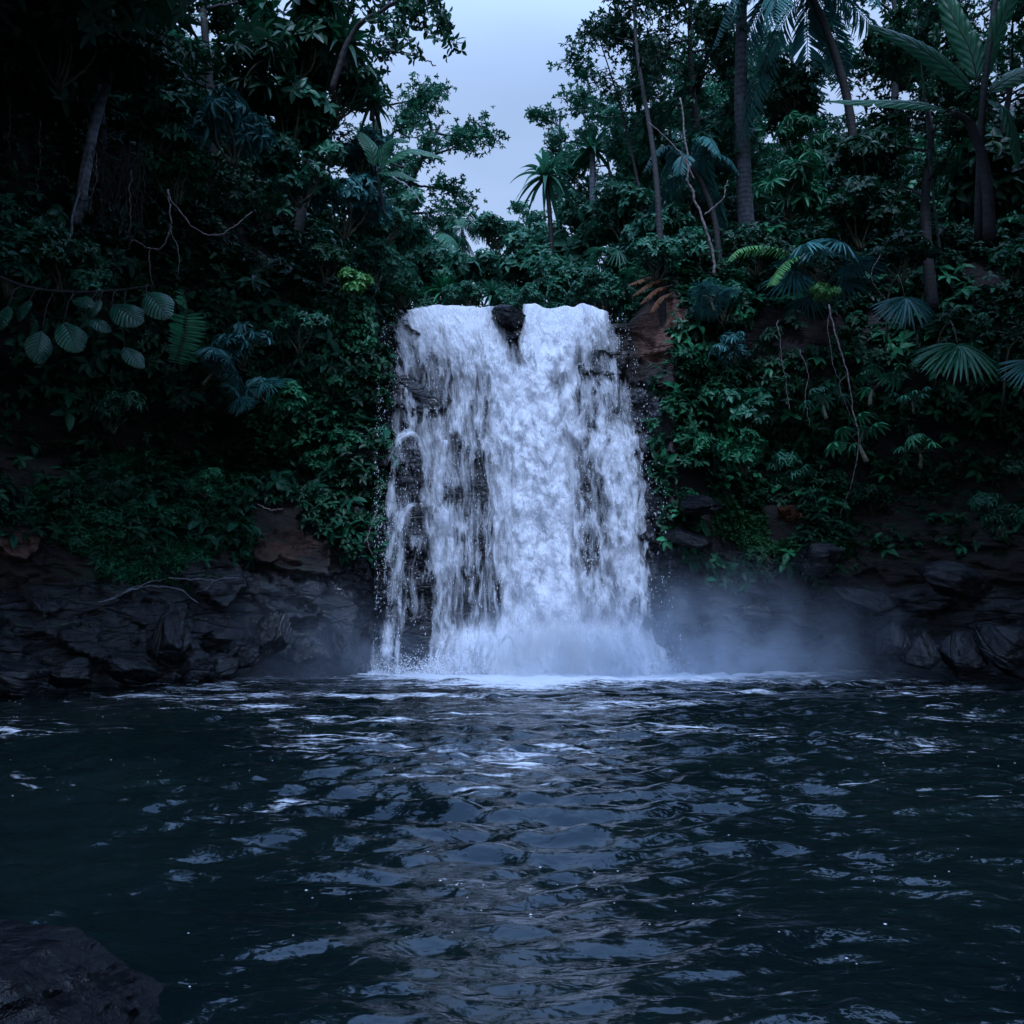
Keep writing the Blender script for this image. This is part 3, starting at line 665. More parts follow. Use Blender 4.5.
def tree(seed, H=8., r=.2, crown=3., limbs=9, tips=2200, n=5, L=.15, tpl=LEAF, start=.5, bend=(0, 0), mat='leaf_dark', bk='bark_dark', flat=.7, tilt=.3, sub=5, topc=None):
    rg = np.random.default_rng(seed); t_b = Buf(); f = Buf()
    top = np.array([bend[0], bend[1], H])
    tp = curve([(0, 0, -.8), (bend[0] * .2 + rg.normal(0, .1), bend[1] * .2, H * .35), (bend[0] * .6 + rg.normal(0, .15), bend[1] * .6, H * .7), top], 40)
    tube(t_b, tp, np.linspace(r * 1.15, r * .25, 40), 10, .5, .08)
    ends = []
    for i in range(limbs):
        t = start + (1 - start) * (i + .5) / limbs; b0 = tp[int(t * 39)]; a = 2.4 * i + rg.normal(0, .4)
        l = crown * rg.uniform(.65, 1.1) * (1 - .35 * (t - start) / (1 - start)); e = rg.uniform(.1, .9) * tilt * 2
        d = np.array([math.cos(a) * math.cos(e), math.sin(a) * math.cos(e), math.sin(e)])
        lp = curve([b0, b0 + d * l * .5 + (0, 0, .06 * l), b0 + d * l + (0, 0, .2 * l)], 14, .03 * l / 3, seed * 7 + i)
        tube(t_b, lp, np.linspace(r * .42 * (1.1 - t * .5), r * .06, 14), 6, .5, .1)
        for j in range(sub):
            k = int(rg.uniform(4, 13.9)); b1 = lp[k]; d2_ = unit(d + rg.normal(0, .65, 3)); l2 = l * rg.uniform(.22, .5)
            sp_ = curve([b1, b1 + d2_ * l2 * .5 + rg.normal(0, .05, 3), b1 + d2_ * l2 + (0, 0, rg.normal(0, .1) * l2)], 8)
            tube(t_b, sp_, np.linspace(r * .12, r * .03, 8), 4); ends += [sp_[3], sp_[5], sp_[7]]
        ends.append(lp[-1])
    ends = np.array(ends); k = rg.integers(0, len(ends), tips)
    O = ends[k] + rg.normal(0, 1, (tips, 3)) * (crown * .085, crown * .085, crown * .06)
    for i in range(0, tips, max(1, tips // 250)):
        tube(t_b, np.array([ends[k[i]], O[i]]), [.012 + r * .02, .004], 3)
    ax = unit(sph(rg, tips) * .7 + (0, 0, .6))
    rosette(f, O, ax, n, L, .1, rg, tpl)
    return [('trunk', t_b.mesh('trunk', M[bk])), ('crown', f.mesh('crown', M[mat]))]

# prototypes
SH_S = [shrub(100 + i, .95, .8, 400, 5, .165, LEAF, .2, 'leaf_teal', .8, 10) for i in range(3)]
SH_B = [shrub(120 + i, 1., .85, 190, 6, .30, LEAF, .1, 'leaf_teal', .75, 9) for i in range(3)]
SH_U = [shrub(140 + i, 1., .85, 95, 8, .33, SLIM, -.15, 'leaf_teal', .7, 8, .9) for i in range(3)]
SH_F = [shrub(160 + i, 1., .8, 700, 4, .10, SMALL, .2, 'leaf_far', .8, 12) for i in range(3)]
CU = [curtain(180 + i, 1.1, 2.6, .4, 1500, .18) for i in range(3)]
FP = [fan_palm(200 + i, 8, .75, .8) for i in range(2)]
PM = [fan_palm(210 + i, 7, .42, .75, 9, 'leaf_green', 3.0, (.3, 1.2), 'frond', .45, BLADE, 330) for i in range(2)]
FN = [fern(220 + i, 10, .9) for i in range(2)]
SP = [spiky(230 + i) for i in range(2)]
TR = [tree(300, 7, .18, 3.0, 10, 1900, 5, .17), tree(301, 6, .15, 2.6, 9, 1700, 5, .15, start=.35, mat='leaf_teal'), tree(302, 8, .2, 3.4, 11, 2400, 4, .20, start=.45)]
FAR = [tree(310 + i, 8, .2, 3.2, 11, 2600, 4, .16, start=.3, mat='leaf_far', bk='bark_grey', sub=6) for i in range(3)]

# ------------------------------------------------------------------ undergrowth over the cliff (nobody could count it)
_a = CLP[2:-2, 2:-2]; CA = np.linalg.norm(np.cross(CLP[3:-1, 2:-2] - _a, CLP[2:-2, 3:-1] - _a), axis=2)
_px = 512 + F * _a[..., 0] / np.maximum(_a[..., 1], 1); CA = CA * np.where((_px > -150) & (_px < 1180) & (_a[..., 1] > 8) & (_a[..., 1] < 45), 1., .0) * (1 / (1 + np.maximum(_a[..., 1] - 24, 0) / 8))
def scatter(name, label, cond, n, seed, mat, sizes, cat='undergrowth', tpl=LEAF, ncl=6, push=.12, elev=.1, downs=0., fac=9):
    rg = np.random.default_rng(seed)
    k_ = rg.choice(CA.size, n * fac, p=CA.ravel() / CA.sum()); i, j = 2 + k_ // CA.shape[1], 2 + k_ % CA.shape[1]; p = CLP[i, j] + (CLP[i + 1, j + 1] - CLP[i, j]) * rg.random((len(i), 1))
    ok = cond(p, i, j, rg); p, i, j = p[ok][:n], i[ok][:n], j[ok][:n]
    nn = unit(np.cross(CLP[i, j + 1] - CLP[i, j - 1], CLP[i + 1, j] - CLP[i - 1, j]))
    flip = (nn * (np.array([0, 0, 6]) - p)).sum(1) < 0; nn[flip] *= -1
    m_ = len(p); cl2 = np.clip(fbm(p * 1.3, 3, seed + 90) + .45, 0, 1)[:, None]; O = p + nn * (rg.random((m_, 1)) ** .7 * push * 6 * cl2) + rg.normal(0, .06, (m_, 3))
    f = Buf(); rosette(f, O, unit(nn * .8 + (0, 0, .7 - downs) + rg.normal(0, .3, (m_, 3))), ncl, rg.uniform(*sizes, m_), elev, rg, tpl)
    o = link(name, f.mesh(name, M[mat])); return tag(o, label, cat, kind='stuff')
def pix(p):
    d = p - (0, 0, CAMZ); up = -math.sin(PITCH) * d[:, 1] + math.cos(PITCH) * d[:, 2]; fw = math.cos(PITCH) * d[:, 1] + math.sin(PITCH) * d[:, 2]
    fw = np.maximum(fw, .1); return 512 + F * d[:, 0] / fw, 512 - F * up / fw
def c_left(p, i, j, rg):
    X_, Y_ = pix(p); nz = fbm(p * .9, 3, 55)
    cav = (Y_ > 390 - 30 * nz) & (Y_ < 465) & (X_ < 255)
    bare = np.hypot(X_ - 278, Y_ - 540) < 34 + 10 * nz
    return ~bare & (p[:, 0] < -3.3) & (p[:, 2] > 2.9 + nz * .6) & (Y_ < 560) & ~(cav & (rg.random(len(p)) < .75)) & (nz > -.35) & ((X_ > 60) | (rg.random(len(p)) < .4)) & (p[:, 1] < 40)
def c_right(p, i, j, rg):
    X_, Y_ = pix(p); nz = fbm(p * .9, 3, 56)
    bare = (X_ < 672) & (Y_ > 300) & (Y_ < 380)
    mossy = (X_ > 700) & (X_ < 800) & (Y_ > 505) & (Y_ < 560)
    return ~mossy & (p[:, 0] > 3.7) & (p[:, 2] > 3.0 + nz * .6 - .6 * (X_ > 680) * (X_ < 850)) & (nz > -.3) & (p[:, 1] < 40) & ~bare & ~((Y_ > 420) & (X_ > 850) & (rg.random(len(p)) < .8))
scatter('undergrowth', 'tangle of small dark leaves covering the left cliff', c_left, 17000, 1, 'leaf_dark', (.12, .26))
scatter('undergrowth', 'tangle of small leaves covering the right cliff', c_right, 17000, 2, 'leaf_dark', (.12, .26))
def c_slope(p, i, j, rg):
    X_, Y_ = pix(p); nz = fbm(p * 1.1, 3, 57)
    lo = np.interp(X_, [0, 60, 120, 180, 245], [510, 545, 585, 575, 540]) + nz * 14; hi = np.interp(X_, [0, 60, 130, 250], [500, 480, 462, 480])
    return (X_ > 25) & (X_ < 250) & (Y_ < lo) & (Y_ > hi) & (p[:, 1] < 24)
scatter('ground_cover', 'soft green fern mat on the slope above the left rocks', c_slope, 7000, 3, 'leaf_green', (.10, .2), 'ground cover', SLIM, 6, .06, .25, fac=30)
def c_moss(p, i, j, rg):
    X_, Y_ = pix(p); nz = fbm(p * 2, 3, 58) * 10
    a = (X_ > 712) & (X_ < 765) & (np.abs(Y_ - (525 + (X_ - 735) * .55)) < 20 + nz); b_ = (X_ > 760) & (X_ < 795) & (np.abs(Y_ - 548) < 6 + nz * .5)
    return (a | b_) & (p[:, 1] < 26)
scatter('moss', 'bright green moss cushion on the rock right of the waterfall', c_moss, 4200, 4, 'moss', (.07, .13), 'moss', SMALL, 6, .015, .6, fac=160)
scatter('undergrowth', 'larger drooping leaves standing out of the left tangle', c_left, 1300, 6, 'leaf_teal', (.26, .46), ncl=5, push=.14, elev=-.1)
scatter('undergrowth', 'larger drooping leaves standing out of the right tangle', c_right, 1300, 7, 'leaf_green', (.26, .44), ncl=5, push=.14, elev=-.1)
def c_back(p, i, j, rg):
    nz = fbm(p * .7, 3, 59); return (p[:, 1] > 25) & (p[:, 2] > 9.3) & (np.abs(p[:, 0]) > 2.6) & (np.abs(p[:, 0]) < 20) & (nz > -.4)
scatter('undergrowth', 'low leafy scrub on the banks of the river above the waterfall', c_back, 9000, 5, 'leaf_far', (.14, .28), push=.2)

# ------------------------------------------------------------------ individual plants
G_ = {'shrub': 'shrubs on the gorge walls', 'broadleaf_shrub': 'broad leaved shrubs on the gorge walls', 'umbrella_shrub': 'whorled shrubs on the gorge walls', 'creeper': 'creepers hanging on the rock',
      'fan_palm': 'fan palms on the gorge walls', 'palmate_plant': 'finger leaved plants on the right bank', 'fern': 'ferns', 'screw_pine': 'screw pines', 'jungle_tree': 'jungle trees round the gorge', 'background_tree': 'trees along the river above the waterfall'}
CAT = {'shrub': 'shrub', 'broadleaf_shrub': 'shrub', 'umbrella_shrub': 'shrub', 'creeper': 'creeper', 'fan_palm': 'palm', 'palmate_plant': 'plant', 'fern': 'fern', 'screw_pine': 'screw pine'}
PROTO = {'shrub': SH_S, 'broadleaf_shrub': SH_B, 'umbrella_shrub': SH_U, 'creeper': CU, 'fan_palm': FP, 'palmate_plant': PM, 'fern': FN, 'screw_pine': SP}
CH = {'shrub': .8, 'broadleaf_shrub': .85, 'umbrella_shrub': .85, 'creeper': -1.2, 'fan_palm': .4, 'palmate_plant': .5, 'fern': .25, 'screw_pine': .1}

_ct = {}
def put(kind, px, py, s, label, off=.5, Y=None, mat=None, tilt=(0, 0), rz=None):
    k = _ct.get(kind, 0); _ct[kind] = k + 1
    c = P(px, py, Y) if Y else wall(px, py, off)
    ch = CH[kind] * (s if not hasattr(s, '__len__') else s[2])
    e = Euler((R(tilt[0]), R(tilt[1]), 0)); d = e.to_matrix() @ Vector((0, 0, ch))
    if kind == 'creeper' and rz is None: rz = math.degrees(math.atan2(-c[0], c[1])) * .6
    return plant(kind, PROTO[kind][k % len(PROTO[kind])], c - np.array(d), label, CAT[kind], G_[kind], s, rz, tilt, mat)
LIST = [
# left wall, top to bottom
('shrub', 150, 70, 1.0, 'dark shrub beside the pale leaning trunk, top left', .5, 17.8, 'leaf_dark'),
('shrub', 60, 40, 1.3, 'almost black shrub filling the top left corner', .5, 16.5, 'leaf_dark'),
('shrub', 165, 120, 1.1, 'fine leaved shrub just right of the pale leaning trunk', .5, 18, 'leaf_teal'),
('shrub', 178, 172, .9, 'fine leaved shrub directly above the looping lianas', .5, 18.3, 'leaf_green'),
('umbrella_shrub', 235, 60, 1.25, 'large leaved shrub high on the left, right of the leaning trunk', .5, 18.5, 'leaf_dark'),
('umbrella_shrub', 235, 128, 1.0, 'shrub with bluish drooping leaves above the dark hollow on the left', .5, 18, 'leaf_blue'),
('broadleaf_shrub', 300, 40, 1.3, 'broad leaved shrub at the top edge left of the overhanging branch', .5, 19.5, 'leaf_dark'),
('broadleaf_shrub', 290, 110, 1.15, 'dense teal shrub in the middle of the upper left foliage', .5, 19.5, 'leaf_teal'),
('broadleaf_shrub', 222, 215, .01, 'x', .5, 19, 'leaf_dark'),
('shrub', 335, 90, 1.2, 'dark shrub below the spiky screw pine at upper left', .5, 21, 'leaf_dark'),
('shrub', 300, 170, 1.1, 'small leaved shrub over the left hollow with a bright hanging tip', .5, 19.6, 'leaf_teal'),
('shrub', 360, 155, 1.0, 'bluish shrub left of the pale paddle leaves', .5, 21.5, 'leaf_blue'),
('shrub', 345, 205, 1.1, 'bluish small leaved shrub halfway up the left wall', .5, 20.8, 'leaf_blue'),
('shrub', 385, 215, 1.1, 'grey green shrub left of the distant small palm', .5, 22.5, 'leaf_far'),
('shrub', 375, 262, .8, 'grey green shrub on the left shoulder of the waterfall', .5, 22.2, 'leaf_far'),
('broadleaf_shrub', 352, 280, .45, 'yellow green shrub catching light above the left creeper', .5, 20.5, 'leaf_bright'),
('shrub', 325, 262, .7, 'dark shrub between the lianas and the yellow green shrub', .5, 20.6, 'leaf_dark'),
('umbrella_shrub', 268, 205, .38, 'small bright drooping shrub at the right end of the looping liana', .5, 19.5, 'leaf_green'),
('shrub', 20, 235, .9, 'dark shrub at the left edge above the veined leaves', .5, 15.5, 'leaf_teal'),
('shrub', 62, 262, .7, 'dark leafy bough at left, just above the pair of veined leaves', .5, 15.5, 'leaf_dark'),
('broadleaf_shrub', 10, 265, .7, 'broad leaved shrub cut by the left edge of the picture', .5, 15.2, 'leaf_teal'),
('broadleaf_shrub', 95, 285, .45, 'small broad leaved shrub behind the veined leaves', .5, 15.8, 'leaf_teal'),
('umbrella_shrub', 245, 342, .65, 'drooping blue green shrub right of the comb like fern', .5, 19, 'leaf_blue'),
('creeper', 345, 335, (.7, .7, .8), 'creeper curtain hanging beside the upper left edge of the falls', .15, None, 'leaf_green'),
('creeper', 322, 405, (1., .9, .95), 'bright green creeper covering the left buttress beside the falls', .2, None, 'leaf_green'),
('creeper', 290, 430, (.9, .9, .7), 'creeper with large leaves on the left side of the left buttress', .3, None, 'leaf_green'),
('shrub', 300, 330, .7, 'dark shrub above the left buttress creeper', .5, 19.8, 'leaf_teal'),
('broadleaf_shrub', 285, 395, .55, 'small leafy shrub in the creepers right of the left fan palms', .5, 19.2, 'leaf_green'),
('broadleaf_shrub', 320, 462, .5, 'leafy shrub drooping at the foot of the left creepers', .35, None, 'leaf_green'),
('umbrella_shrub', 115, 410, .55, 'faint dark shrub in the shadow below the veined leaves', .5, 17, 'leaf_dark'),
('fan_palm', 210, 362, .62, 'glossy fan palm in front of the left hollow, under the fern', .5, 18, 'leaf_blue', (35, 0)),
('fan_palm', 262, 388, .6, 'fan palm with drooping blades left of the green creepers', .5, 18.8, 'leaf_blue', (40, 10)),
('fan_palm', 105, 478, .4, 'small dim fan palm above the green slope', .5, 17.5, 'leaf_dark', (20, 0)),
('umbrella_shrub', 205, 482, .4, 'small whorled plant at the top of the green slope', .5, 18.8, 'leaf_green'),
('shrub', 60, 500, .55, 'dim shrub at the left end of the green slope', .4, None, 'leaf_dark'),
('shrub', 165, 520, .55, 'ferny low shrub in the middle of the green slope', .25, None, 'leaf_green'),
('shrub', 225, 505, .5, 'ferny low shrub at the right end of the green slope', .25, None, 'leaf_green'),
('shrub', 110, 530, .5, 'ferny low shrub near the bottom of the green slope', .25, None, 'leaf_green'),
('screw_pine', 345, 40, 1.2, 'dark spiky screw pine against the sky at upper left', .5, 19.5, 'leaf_dark'),
('screw_pine', 372, 100, .85, 'lower spiky screw pine silhouetted left of the sky', .5, 20.5, 'leaf_dark'),
# along the lip
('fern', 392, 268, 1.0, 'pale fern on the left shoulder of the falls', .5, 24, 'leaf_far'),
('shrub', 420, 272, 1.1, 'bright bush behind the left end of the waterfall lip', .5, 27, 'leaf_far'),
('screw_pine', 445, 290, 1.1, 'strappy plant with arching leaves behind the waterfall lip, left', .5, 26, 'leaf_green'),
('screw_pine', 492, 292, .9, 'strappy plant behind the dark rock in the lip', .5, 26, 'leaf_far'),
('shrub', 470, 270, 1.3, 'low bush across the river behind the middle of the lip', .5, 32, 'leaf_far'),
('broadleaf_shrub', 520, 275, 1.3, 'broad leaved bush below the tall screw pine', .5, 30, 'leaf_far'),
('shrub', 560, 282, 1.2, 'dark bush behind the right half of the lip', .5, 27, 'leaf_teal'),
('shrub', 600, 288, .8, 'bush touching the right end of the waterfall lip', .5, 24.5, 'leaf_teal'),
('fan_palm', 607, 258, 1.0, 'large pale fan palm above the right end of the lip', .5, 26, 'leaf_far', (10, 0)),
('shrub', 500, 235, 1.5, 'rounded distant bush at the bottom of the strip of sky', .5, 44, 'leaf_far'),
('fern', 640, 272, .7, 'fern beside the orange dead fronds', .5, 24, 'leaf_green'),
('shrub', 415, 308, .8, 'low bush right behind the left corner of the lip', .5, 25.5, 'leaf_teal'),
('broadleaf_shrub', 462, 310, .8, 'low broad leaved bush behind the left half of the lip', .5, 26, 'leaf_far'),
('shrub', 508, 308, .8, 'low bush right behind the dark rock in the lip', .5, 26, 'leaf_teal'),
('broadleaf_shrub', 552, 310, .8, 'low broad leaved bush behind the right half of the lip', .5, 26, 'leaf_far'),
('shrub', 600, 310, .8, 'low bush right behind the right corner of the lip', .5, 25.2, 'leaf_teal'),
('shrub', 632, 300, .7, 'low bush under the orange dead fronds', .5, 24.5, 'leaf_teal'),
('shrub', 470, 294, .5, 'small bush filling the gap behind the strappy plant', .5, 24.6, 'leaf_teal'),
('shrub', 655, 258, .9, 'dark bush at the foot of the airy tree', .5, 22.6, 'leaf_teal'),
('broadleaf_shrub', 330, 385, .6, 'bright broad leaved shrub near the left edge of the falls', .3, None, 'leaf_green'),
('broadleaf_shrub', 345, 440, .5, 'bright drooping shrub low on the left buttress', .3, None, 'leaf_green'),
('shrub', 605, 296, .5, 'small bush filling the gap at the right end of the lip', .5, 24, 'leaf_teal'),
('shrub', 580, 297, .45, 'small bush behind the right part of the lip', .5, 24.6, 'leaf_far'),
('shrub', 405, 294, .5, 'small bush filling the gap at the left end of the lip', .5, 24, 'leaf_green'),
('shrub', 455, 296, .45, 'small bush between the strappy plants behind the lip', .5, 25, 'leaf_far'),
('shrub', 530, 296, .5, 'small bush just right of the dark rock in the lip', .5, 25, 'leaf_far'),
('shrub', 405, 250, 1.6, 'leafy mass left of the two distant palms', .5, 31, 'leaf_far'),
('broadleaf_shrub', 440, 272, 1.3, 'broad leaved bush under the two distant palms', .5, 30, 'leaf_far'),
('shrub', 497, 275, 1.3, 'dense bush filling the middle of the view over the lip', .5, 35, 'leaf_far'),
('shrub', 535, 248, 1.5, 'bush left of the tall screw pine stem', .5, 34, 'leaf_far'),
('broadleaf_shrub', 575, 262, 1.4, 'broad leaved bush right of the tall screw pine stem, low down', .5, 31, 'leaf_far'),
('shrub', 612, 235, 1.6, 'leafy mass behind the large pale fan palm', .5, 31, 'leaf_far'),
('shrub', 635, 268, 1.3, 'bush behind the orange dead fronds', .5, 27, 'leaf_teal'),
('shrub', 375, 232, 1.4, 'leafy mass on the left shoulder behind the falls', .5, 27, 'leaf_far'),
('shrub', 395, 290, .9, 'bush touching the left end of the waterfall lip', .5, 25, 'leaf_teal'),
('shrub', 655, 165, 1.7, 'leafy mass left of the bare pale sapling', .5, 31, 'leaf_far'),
# right wall
('shrub', 625, 210, 1.4, 'grey green bush below the thin dark tree on the right', .5, 28, 'leaf_far'),
('shrub', 660, 235, 1.2, 'bush at the foot of the bare pale sapling', .5, 25.5, 'leaf_teal'),
('shrub', 585, 215, 1.3, 'bush right of the tall screw pine stem', .5, 32, 'leaf_far'),
('shrub', 690, 255, 1.0, 'dark bush between the bare sapling and the big trunk', .5, 24.5, 'leaf_teal'),
('umbrella_shrub', 785, 185, 1.15, 'bright whorled shrub right of the big straight trunk', .5, 22.5, 'leaf_green'),
('umbrella_shrub', 805, 140, .8, 'whorled shrub above the bright one, under the palm', .5, 23.5, 'leaf_green'),
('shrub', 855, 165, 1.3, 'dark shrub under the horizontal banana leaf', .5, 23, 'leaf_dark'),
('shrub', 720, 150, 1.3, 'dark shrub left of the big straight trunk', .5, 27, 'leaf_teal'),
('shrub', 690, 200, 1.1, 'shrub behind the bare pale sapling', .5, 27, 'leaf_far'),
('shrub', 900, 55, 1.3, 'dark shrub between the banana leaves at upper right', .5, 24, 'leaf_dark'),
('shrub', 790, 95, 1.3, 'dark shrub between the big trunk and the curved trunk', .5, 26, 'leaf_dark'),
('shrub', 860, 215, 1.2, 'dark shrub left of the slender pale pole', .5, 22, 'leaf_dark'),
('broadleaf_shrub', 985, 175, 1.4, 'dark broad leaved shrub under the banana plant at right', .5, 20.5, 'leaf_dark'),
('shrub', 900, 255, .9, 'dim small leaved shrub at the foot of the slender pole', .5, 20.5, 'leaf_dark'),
('broadleaf_shrub', 1012, 262, .5, 'bright green shrub at the right edge, above the fan palms', .5, 18, 'leaf_green'),
('shrub', 755, 250, .9, 'dark shrub behind the yellow green fern', .5, 22.5, 'leaf_dark'),
('shrub', 722, 300, .8, 'dark shrub behind the bluish fan palm near the falls', .5, 22.5, 'leaf_teal'),
('fan_palm', 820, 262, 1.1, 'upright bluish fan palm with thin blades on the right bank', .5, 20.2, 'leaf_blue', (15, 0)),
('fan_palm', 712, 292, .6, 'bluish fan palm just right of the bare red earth', .5, 21.3, 'leaf_blue', (25, 0)),
('umbrella_shrub', 826, 292, .35, 'bright tuft of leaves at the base of the upright fan palm', .5, 20, 'leaf_bright'),
('umbrella_shrub', 735, 345, .55, 'drooping leafy shrub below the bluish fan palm near the falls', .5, 21.3, 'leaf_blue'),
('umbrella_shrub', 768, 345, .5, 'dark drooping shrub left of the hanging vines', .5, 21.3, 'leaf_dark'),
('shrub', 685, 365, .75, 'rounded shrub on the rock at mid height beside the falls', .35, None, 'leaf_green'),
('broadleaf_shrub', 700, 400, .75, 'leafy shrub on the right buttress, halfway down the falls', .4, None, 'leaf_green'),
('broadleaf_shrub', 748, 405, .7, 'leafy shrub jutting right of the right buttress', .5, 21.3, 'leaf_teal'),
('shrub', 690, 445, .75, 'bright green shrub lowest on the right buttress', .35, None, 'leaf_green'),
('broadleaf_shrub', 745, 452, .62, 'layered green shrub above the moss cushion', .5, 21.2, 'leaf_green'),
('shrub', 720, 470, .5, 'small green shrub overhanging the black ledge', .35, None, 'leaf_green'),
('umbrella_shrub', 790, 470, .55, 'teal shrub right of the layered green shrub', .5, 20.8, 'leaf_teal'),
('broadleaf_shrub', 748, 502, .4, 'small shrub directly over the moss cushion', .3, None, 'leaf_green'),
('umbrella_shrub', 812, 498, .5, 'teal shrub left of the hanging root', .4, None, 'leaf_teal'),
('umbrella_shrub', 790, 515, .35, 'dry looking tuft of leaves right of the moss cushion', .3, None, 'leaf_dry'),
('shrub', 872, 500, .8, 'dim rounded shrub above the right rocks, near the hanging root', .4, None, 'leaf_dark'),
('shrub', 930, 480, .8, 'dim shrub in the hollow above the right rocks', .4, None, 'leaf_dark'),
('umbrella_shrub', 998, 512, .6, 'blue green shrub at the right edge above the rocks', .5, 19, 'leaf_teal'),
('shrub', 1020, 470, .5, 'dim shrub cut by the right edge of the picture', .5, 19, 'leaf_dark'),
('palmate_plant', 875, 372, .78, 'finger leaved plant left of the big round fan palm', .5, 18.6, 'leaf_green', (25, 0)),
('palmate_plant', 862, 425, .85, 'finger leaved plant with drooping leaves at the end of the vines', .5, 18.2, 'leaf_green', (25, 0)),
('palmate_plant', 920, 440, .6, 'lowest finger leaved plant in front of the dark hollow', .5, 18.4, 'leaf_green', (5, 0)),
('palmate_plant', 912, 390, .5, 'small finger leaved plant below the big round fan palm', .5, 18.4, 'leaf_teal', (5, 0)),
('palmate_plant', 825, 390, .7, 'finger leaved plant left of the hanging vines', .5, 19.5, 'leaf_teal', (20, 0)),
]
for it in LIST:
    if it[4] != 'x': put(*it[:5], off=it[5], Y=it[6], mat=it[7], tilt=it[8] if len(it) > 8 else (0, 0))
for it, n_ in (((P(1035, 365, 17.5)), 0),):
    pass

# single palm leaves that hang open towards the pool
def one_fan(px, py, Y, L, mat, label, spread=250, n=30, face=(0, -.75, .55), down=.12, tip=(0, -1), wide=1.15):
    h = P(px, py, Y); rg = np.random.default_rng(int(px)); f = Buf(); s_ = Buf()
    root = np.array([-tip[0] * .5, .7, -.5]) ; 
    st = np.array([-tip[0] * .5, .25, -tip[1] * .6])
    fan_frond(f, s_, st, (0, 0, 0), face, L, rg, n, spread, BLADE, wide, .5, down)
    tube(s_, curve([st, st + (0, .5, -.2), st + (.05, .9, -1.2)], 10), np.linspace(.014, .03, 10), 6)
    o = empty('fan_palm', tuple(h + (0, .9, -1.0))); 
    for nm, bf, mt in (('frond', f, mat), ('stem', s_, 'stem')):
        c = link(nm, bf.mesh(nm, M[mt]), o); c.location = (0, -.9, 1.0)
    tag(o, label, 'palm', G_['fan_palm'])
one_fan(905, 298, 18.2, .78, 'leaf_blue', 'fan palm leaf spreading downwards above the big round one', 200, 32)
one_fan(958, 345, 17.8, 1.05, 'leaf_teal', 'biggest fan palm, broad round leaf on the right bank', 250, 38, (0, -.6, .75), .10, (0, -1), 1.25)
one_fan(1030, 362, 17.5, .7, 'leaf_blue', 'fan palm leaf half outside the right edge', 240, 26)

# big veined leaves at the left
G2 = empty('veined_plant', tuple(P(20, 300, 14.2))); tag(G2, 'climbing plant with large oval veined leaves on the left', 'plant')
s_ = Buf(); o0 = P(20, 300, 14.2); rg = np.random.default_rng(3)
VL = [((42, 331), (40, 364), .17), ((64, 322), (80, 352), .20), ((112, 305), (142, 324), .22), ((146, 292), (170, 318), .21), ((88, 318), (111, 332), .12), ((124, 347), (144, 368), .14), ((100, 300), (92, 318), .09), ((30, 300), (18, 322), .12), ((72, 300), (96, 306), .10), ((8, 306), (0, 330), .14)]
main = curve([P(-30, 262, 14.3), P(20, 285, 14.2), P(70, 292, 14.2), P(120, 290, 14.2), P(150, 286, 14.2)], 20) - o0; tube(s_, main, np.linspace(.03, .012, 20), 6)
for (a, b_, w) in VL:
    f = Buf(); p0 = P(*a, 14.0) - o0; p1 = P(*b_, 13.9) - o0; k = int(np.argmin(np.linalg.norm(main - p0, axis=1))); 
    tube(s_, curve([main[k], (main[k] + p0) / 2 + (0, -.05, .06), p0], 8), .009, 5)
    w *= 1.25; big_blade(f, s_, [p0, p0 * .6 + p1 * .4 + (0, -.05, .03), p0 * .3 + p1 * .7 + (0, -.06, .01), p1], w, rg, 0, (rg.normal(0, .25), -.75, .55), tint=rg.uniform(.4, .9), k=30, petiole=.02)
    link('leaf', f.mesh('leaf', M['leaf_veined']), G2)
link('stem', s_.mesh('stem', M['bark_dark']), G2)
# comb like fern beside them
f = Buf(); s_ = Buf(); o0 = P(178, 300, 16.); fo = empty('fern', tuple(o0)); tag(fo, 'comb like fern frond standing upright right of the veined leaves', 'fern', 'ferns')
pinnate(f, s_, curve([P(172, 372, 16.3) - o0, P(182, 345, 16.1) - o0, P(186, 315, 16.) - o0, P(182, 290, 16.) - o0], 20), .36, np.random.default_rng(2), 30, BLADE, 2.4, 80, .1, .6)
link('frond', f.mesh('frond', M['leaf_green']), fo); link('stem', s_.mesh('stem', M['stem']), fo)

f = Buf(); s_ = Buf(); o0 = P(805, 275, 20.6); fo = empty('fern', tuple(o0)); tag(fo, 'yellow green fern frond arching right of the bare sapling', 'fern', 'ferns')
for cc_ in ([(805, 272), (785, 252), (760, 246), (738, 250), (726, 262)], [(808, 276), (800, 258), (785, 262), (775, 275), (770, 285)]):
    pinnate(f, s_, curve([P(a_, b_, 20.4 - .1 * i_) - o0 for i_, (a_, b_) in enumerate(cc_)], 20), .34, np.random.default_rng(12), 30, BLADE, 1.9, 70, .35, .5)
link('frond', f.mesh('frond', M['leaf_bright']), fo); link('stem', s_.mesh('stem', M['stem']), fo)
